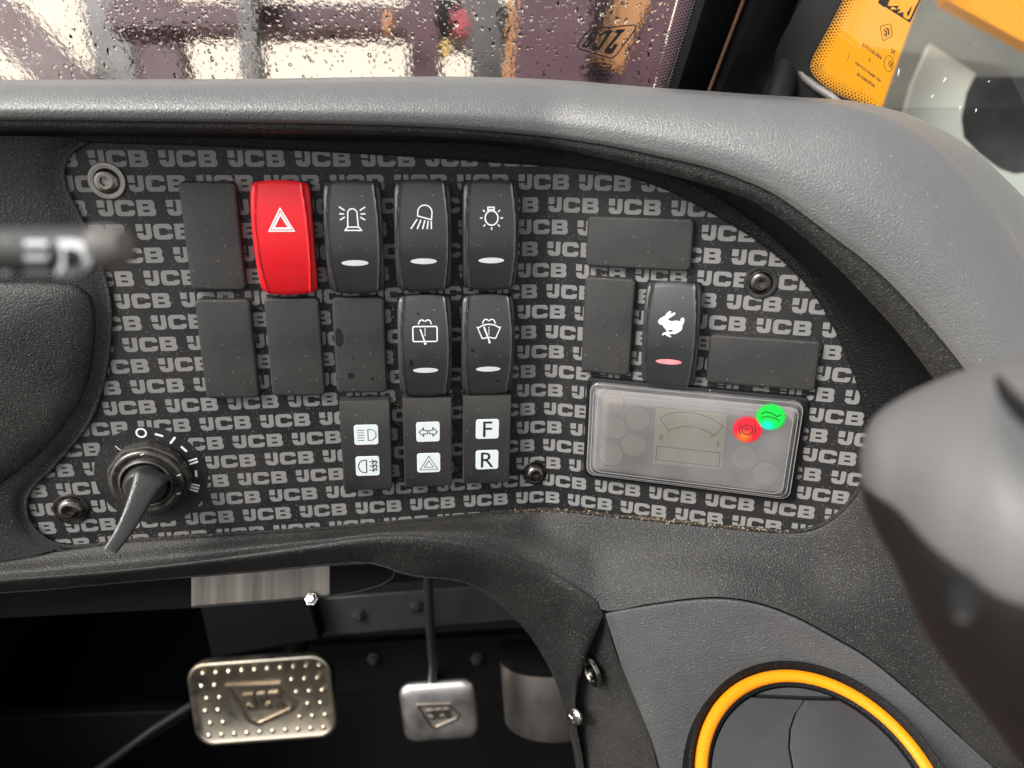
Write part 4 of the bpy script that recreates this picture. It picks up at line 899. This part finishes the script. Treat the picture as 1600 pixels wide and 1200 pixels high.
# maker mark, mirrored because it is read from outside
ins = lambda p: wpt(p.x, p.y, -.0012)
i = Ink()
def z8(l): return [(860 + x / 8, 20 + y / 8) for x, y in l]
i.line(z8([(1045, 152), (1075, 165), (1060, 205), (830, 520), (790, 556), (745, 566), (690, 552), (370, 452), (338, 430), (345, 395), (455, 245), (490, 212), (540, 200)]), 2.0, True)
i.fill(z8([(945, 203), (830, 208), (795, 245), (838, 258), (672, 470), (680, 500), (735, 518), (775, 508), (850, 392), (800, 388), (765, 440), (738, 440), (895, 250), (915, 240)]))
i.fill(z8([(775, 218), (685, 218), (650, 240), (602, 285), (648, 285), (672, 262), (705, 258), (600, 425), (565, 428), (585, 395), (545, 395), (512, 440), (530, 468), (585, 475), (620, 462), (745, 270), (775, 235)]))
i.fill(z8([(612, 235), (545, 235), (505, 255), (455, 320), (455, 340), (400, 400), (395, 425), (450, 440), (490, 415), (600, 260)]), [z8([(545, 262), (560, 270), (530, 310), (500, 310), (515, 280)]), z8([(470, 345), (490, 350), (455, 400), (430, 398)])])
i.line(z8([(410, 690), (755, 685)]), 1.2); i.line(z8([(420, 690), (480, 650), (560, 628), (640, 628), (700, 650), (740, 686)]), 1.2); i.line(z8([(410, 645), (405, 705)]), 2.2); i.line(z8([(770, 645), (740, 708)]), 2.2)
for t, x, y, s in (('TYNESIDE', 762, 755, 68), ('LAMINATED', 775, 800, 72), ('43R-00', 720, 845, 58)):
    i.put(text_ink(t, .03), lambda p: V3((860 + (x - p.x * s) / 8, 20 + (y - p.y * s * .8) / 8, 0)))
i.build('maker_mark', 'ink', ws, ins, True)
# frit edge: black border and dots that shrink away from it
i = Ink()
e0, e1 = V3((1038, 160, 0)), V3((1094, -20, 0)); dn = (e1 - e0).normalized(); sd = V3((-1, -.35, 0)).normalized()
i.fill([(e0.x, e0.y), (e1.x, e1.y), (e1.x + 14, e1.y), (e0.x + 14, e0.y)])
for r_ in range(9):
    for k in range(34):
        p = e0 + dn * (k * 5.4 + (2.7 if r_ % 2 else 0)) + sd * (r_ * 4.1 + 1); i.fill(circ(p.x, p.y, 2.5 * (1 - r_ * .085), None, 8))
i.build('frit_dots', 'ink', ws, ins, True, kind='stuff')
# A-pillar
pl = empty('windscreen_pillar', T(at(1130, 80, .52)), 'black pillar between the windscreen and side window', 'pillar')
def colm(name, l, m, dd=.0):
    """upright pieces whose section corners are given at the bottom and top of the view"""
    q0 = [at(*p) for p in l[0]]; q1 = [at(*p) for p in l[1]]; ext = [p + (q - p) * 5 for p, q in zip(q0, q1)]; low_ = [p - (q - p) * .6 for p, q in zip(q0, q1)]
    b = MB().grid([low_, q0, q1, ext]); return b.build(name, m, pl, True, True, 50)
colm('pillar_face', ([(1030, 160, .42), (1046, 160, .418), (1060, 160, .43), (1100, 160, .445), (1104, 160, .43), (1120, 160, .425), (1185, 160, .445), (1200, 160, .47), (1222, 180, .60)], [(1090, -20, .44), (1104, -20, .437), (1120, -20, .45), (1168, -20, .465), (1174, -20, .45), (1190, -20, .445), (1262, -20, .465), (1275, -20, .49), (1300, -20, .62)]), 'black')
b = MB().tube([at(1099, 165, .428), at(1173, -30, .448), at(1300, -360, .49)], .0011, 8); b.build('trim_edge', mat('bronze trim edge', (.13, .06, .025), .4, .6), pl, True, True)
b = MB().tube([at(1035, 165, .416), at(1097, -30, .436), at(1210, -390, .48)], .0012, 8); b.build('pillar_highlight', mat('grey edge highlight', (.09, .085, .08), .4), pl, True, True)  # grey tube added for the highlight line along the pillar's glass edge
seal = empty('window_seal', T(at(1230, 80, .44)), 'thick rounded black rubber seal beside the side window', 'seal')
b = MB().tube([at(1205, 190, .432), at(1240, 80, .445), at(1285, -40, .46), at(1380, -280, .50)], .0085, 20); b.build('seal_tube', 'rubber', seal, True, True)
# side window: a plane that runs back from the corner by the pillar
G0 = at(1268, 112, .425); G1 = at(1600, 395, .365); gd = (G1 - G0); gd.z = 0; GN = V3((gd.y, -gd.x, .0)).normalized()
if GN.dot(CAM - G0) < 0: GN = -GN
def gpt(x, y, off=0.):
    r = ray(x, y); return CAM + r * ((G0 + GN * off - CAM).dot(GN) / r.dot(GN))
sw = empty('side_window', T(gpt(1450, 100)), 'side window with mirrored approval marks and a dotted black edge', 'window')
def pane_(name, q, m, off=0.):
    b = MB(); p = [gpt(x, y, off) for x, y in q]; k = len(p); b.add(p + [v - GN * .004 for v in p], [tuple(range(k)), tuple(range(2 * k - 1, k - 1, -1))] + [(i, i + k, (i + 1) % k + k, (i + 1) % k) for i in range(k)])
    return b.build(name, m, sw, False, True)
corner = [(1276, 150), (1262, 128), (1258, 105), (1268, 82), (1330, -40), (1345, -70)]
pane_('glass', corner + [(1720, -70), (1720, 620), (1560, 620), (1330, 175)], 'sideglass')
q = [gpt(x, y, -.004) for x, y in ((1300, 168), (1720, 168), (1720, 620), (1560, 620))]; MB().add(q, [(3, 2, 1, 0)]).build('reflection_sheet', 'reflection_tint', sw, False, True)  # added sheet darkens the lower glass in place of a reflection
i = Ink(); ft = smooth(pts2([(1440, 250), (1385, 190), (1340, 158), (1312, 146), (1285, 128), (1270, 110), (1272, 92), (1290, 58), (1310, 20), (1335, -30)]), 70, True)
nb_ = []
for k in range(70):
    t = (ft[min(k + 1, 69)] - ft[max(k - 1, 0)]).normalized(); nb_.append(V3((-t.y, t.x, 0)))
for k in range(69):
    i.fill([(q.x, q.y) for q in (ft[k] - nb_[k] * 3, ft[k + 1] - nb_[k + 1] * 3, ft[k + 1] - nb_[k + 1] * 60, ft[k] - nb_[k] * 60)])
for k, p in enumerate(ft):
    t = (ft[min(k + 1, 69)] - ft[max(k - 1, 0)]).normalized(); n = V3((-t.y, t.x, 0))
    for r_ in range(6):
        q = p + n * (r_ * 4.3 - 4) + t * (2.5 if r_ % 2 else 0); i.fill(circ(q.x, q.y, 2.6 - r_ * .38, None, 8))
i.build('frit_dots', 'ink', sw, lambda p: gpt(p.x, p.y, .0008), True, kind='stuff')
i = Ink(); ft = [(1600, 396), (1578, 362), (1560, 338)]
for k in range(14):
    for r_ in range(5):
        i.fill(circ(1605 - k * 4.2 + r_ * 3.2, 398 - k * 6.2 - r_ * 3.0, 1.9 - r_ * .3, None, 8))
i.build('frit_dots', 'ink', sw, lambda p: gpt(p.x, p.y, .0008), True)
i = Ink()
def z8b(l): return [(1240 + x / 8, 0 + y / 8) for x, y in l]
box_ = z8b([(1055, 30), (1455, 285), (1640, -120), (1230, -380)])
hole_j = z8b([(1490, 60), (1530, 65), (1480, 175), (1450, 240), (1410, 240), (1370, 205), (1375, 150), (1420, 155), (1415, 195), (1440, 195)])
hole_c = z8b([(1370, 20), (1340, 110), (1300, 165), (1250, 160), (1212, 120), (1225, 80), (1265, 95), (1290, 118), (1315, 70), (1345, -60), (1390, -60)])
hole_b = z8b([(1195, 15), (1175, 75), (1130, 90), (1085, 60), (1095, -5), (1140, -60), (1230, -60)])
i.fill(box_, [hole_j, hole_c, hole_b])
i.line(z8b([(1085, 330), (1190, 300), (1215, 310), (1232, 430), (1220, 455), (1130, 508), (1112, 495), (1085, 350)]), 1.1, True)
i.line(z8b([(1150, 350), (1185, 370), (1190, 440)]), 2.2); i.line(z8b([(1125, 370), (1160, 400), (1160, 440)]), 2.2); i.line(z8b([(1125, 420), (1165, 460)]), 1.6)
i.line([(1240 + x / 8, y / 8) for x, y in circ(1190, 795, 58, 100, 24)], 1.0, True)
def gtext(t, x, y, e1, e2, s): i.put(text_ink(t, .03), lambda p: V3((1240 + (x + (p.x * e1[0] + p.y * e2[0]) * s) / 8, (y + (p.x * e1[1] + p.y * e2[1]) * s) / 8, 0)))
ea, eb = (-.80, -.58), (.30, -.95)
gtext('43R-011713', 1098, 752, ea, eb, 62); gtext('- 3', 985, 800, ea, eb, 60); gtext('AS1 M669 DOT459', 1085, 1030, ea, eb, 49); gtext('ADD\\R0156', 1010, 1100, ea, eb, 56); gtext('E1', 1222, 850, (-.55, -.55), eb, 92); gtext('XI', 1262, 690, (-.7, -.5), eb, 80)
i.line(z8b([(690, 655), (695, 700), (680, 745), (668, 765)]), .8)
i.build('approval_marks', 'ink', sw, lambda p: gpt(p.x, p.y, .0008), True)
i = Ink()
for x, y, a_, l_ in ((1476, 124, 60, 9), (1404, 112, 80, 12), (1457, 150, 55, 6), (1545, 127, 60, 3), (1525, 172, 80, 6), (1500, 168, 75, 6)):
    dx, dy = math.cos(R(a_)) * l_ / 2, math.sin(R(a_)) * l_ / 2
    i.fill([(x - dx * 1.4, y + dy * 1.4), (x - .9, y), (x + dx * .6, y - dy), (x + dx + .5, y - dy * .6), (x + 1.2, y + .6)])
b = i; b.build('water_streaks', 'white', sw, lambda p: gpt(p.x, p.y, .0010), True, kind='stuff')
wf = empty('window_rail', T(at(1290, 140, .43)), 'dull edge strip of the side window by the pillar foot', 'window rail')
MB().tube([at(1252, 112, .432), at(1258, 122, .43), at(1275, 136, .424), at(1300, 152, .418), at(1330, 178, .41)], .0022, 10).build('rail_edge', mat('grey rail edge', (.12, .11, .10), .4), wf, True, True)

# ------------------------------------------------------------------ outside the side window
def sheet(name, q, d, th, m, label, cat, parent=None, bev=.004):
    """a solid cut-out with its face turned to the cab, th thick"""
    p = [at(x, y, d) for x, y in q]; k = len(p); n = BK * th; b = MB(); b.add(p + [v - n for v in p], [tuple(range(k)), tuple(range(2 * k - 1, k - 1, -1))] + [(i, i + k, (i + 1) % k + k, (i + 1) % k) for i in range(k)])
    o = b.build(name, m, parent, False, parent is not None)
    if o.data.polygons[0].normal.dot(BK) < 0: o.data.flip_normals()
    if label: tag(o, label, cat)
    return o
bn = empty('engine_cover', T(at(1400, 60, 1.0)), 'orange painted engine cover outside the side window', 'engine cover')
sheet('cover_side', [(1180, 260), (1345, 260), (1375, 176), (1404, 92), (1437, 0), (1478, -110), (1180, -110)], 1.0, .02, 'sticker', None, None, bn)
sheet('orange_flank', [(1478, 0), (1520, 22), (1594, 62), (1640, 88), (1800, 88), (1800, -110), (1440, -110)], 1.06, .02, M['sticker'], 'pale orange body panel at the top right corner outside', 'body panel')
sheet('deck_plate', [(1340, 290), (1800, 560), (1800, -110), (1420, -110)], 1.30, .05, 'greyfloor', 'grey weathered deck plate beyond the side window', 'deck plate')
mg = empty('mudguard', T(at(1500, 200, 1.15)), 'pale grey curved mudguard arch outside the side window', 'mudguard')
q = [(1454, 68), (1525, 115), (1510, 145), (1502, 185), (1506, 215), (1530, 240), (1562, 264), (1585, 272), (1620, 268), (1800, 240), (1800, 640), (1600, 640), (1400, 260), (1410, 190), (1428, 128)]
sheet('guard_shell', q, 1.15, .012, 'palegrey', None, None, mg)
sheet('guard_opening', [(1490, 120), (1800, 120), (1800, 300), (1490, 300)], 1.24, .02, 'slate', None, None, mg)

# ------------------------------------------------------------------ outside the windscreen
im = empty('loader_frame', T(at(500, 60, 2.4)), 'dark purple brown steel loader frame beyond the wet windscreen', 'loader frame')
def beam(name, p, q, wd, m, d0=2.4, d1=None, dp=.10, parent=im):
    a_, b_ = at(p[0], p[1], d0), at(q[0], q[1], d1 or d0); t = (b_ - a_).normalized(); n = (BK - t * BK.dot(t)).normalized(); s = t.cross(n)
    return MB().box((a_ + b_) / 2, t * ((b_ - a_).length / 2), s * (wd / 2 * d0 / FOC), n * dp / 2).build(name, m, parent, False, True)
beam('diagonal_brace', (-90, -60), (200, 215), 66, 'frame')
beam('diagonal_brace', (-150, 30), (60, 190), 40, 'frame', 2.5)
beam('upright', (150, -80), (215, 240), 60, 'framegrey', 2.5)
beam('upright', (228, -80), (285, 240), 62, 'frame', 2.35)
beam('cross_beam', (180, 33), (660, 37), 38, 'frame', 2.3)
beam('thin_post', (391, -80), (402, 240), 24, 'framegrey', 2.2)
beam('upright', (655, -80), (672, 240), 46, 'frame', 2.25)
beam('upright', (745, -80), (775, 240), 52, 'framegrey', 2.3)
beam('cross_beam', (640, 32), (800, 52), 60, 'framegrey', 2.4)
beam('plate_arm', (870, -100), (850, 240), 110, 'frame', 2.1, dp=.3)
beam('plate_arm', (960, -100), (930, 240), 90, 'frame', 2.2, dp=.3)
beam('plate_arm', (1060, -100), (1010, 240), 90, 'frame', 2.2, dp=.3)
beam('orange_reflection', (1010, -60), (945, 104), 52, 'rustorange', 2.05, dp=.02)  # thin orange slab stands in for a reflection on the arm
beam('orange_edge', (812, -60), (790, 200), 16, 'rustorange', 2.05, dp=.04)
beam('orange_clip', (608, 22), (606, 52), 12, 'rustorange', 2.1, dp=.04)
beam('red_cap', (722, 22), (720, 56), 24, 'redpaint', 2.1, dp=.06)
beam('yellow_tag', (690, 78), (704, 80), 18, 'yellow', 2.1, dp=.04)
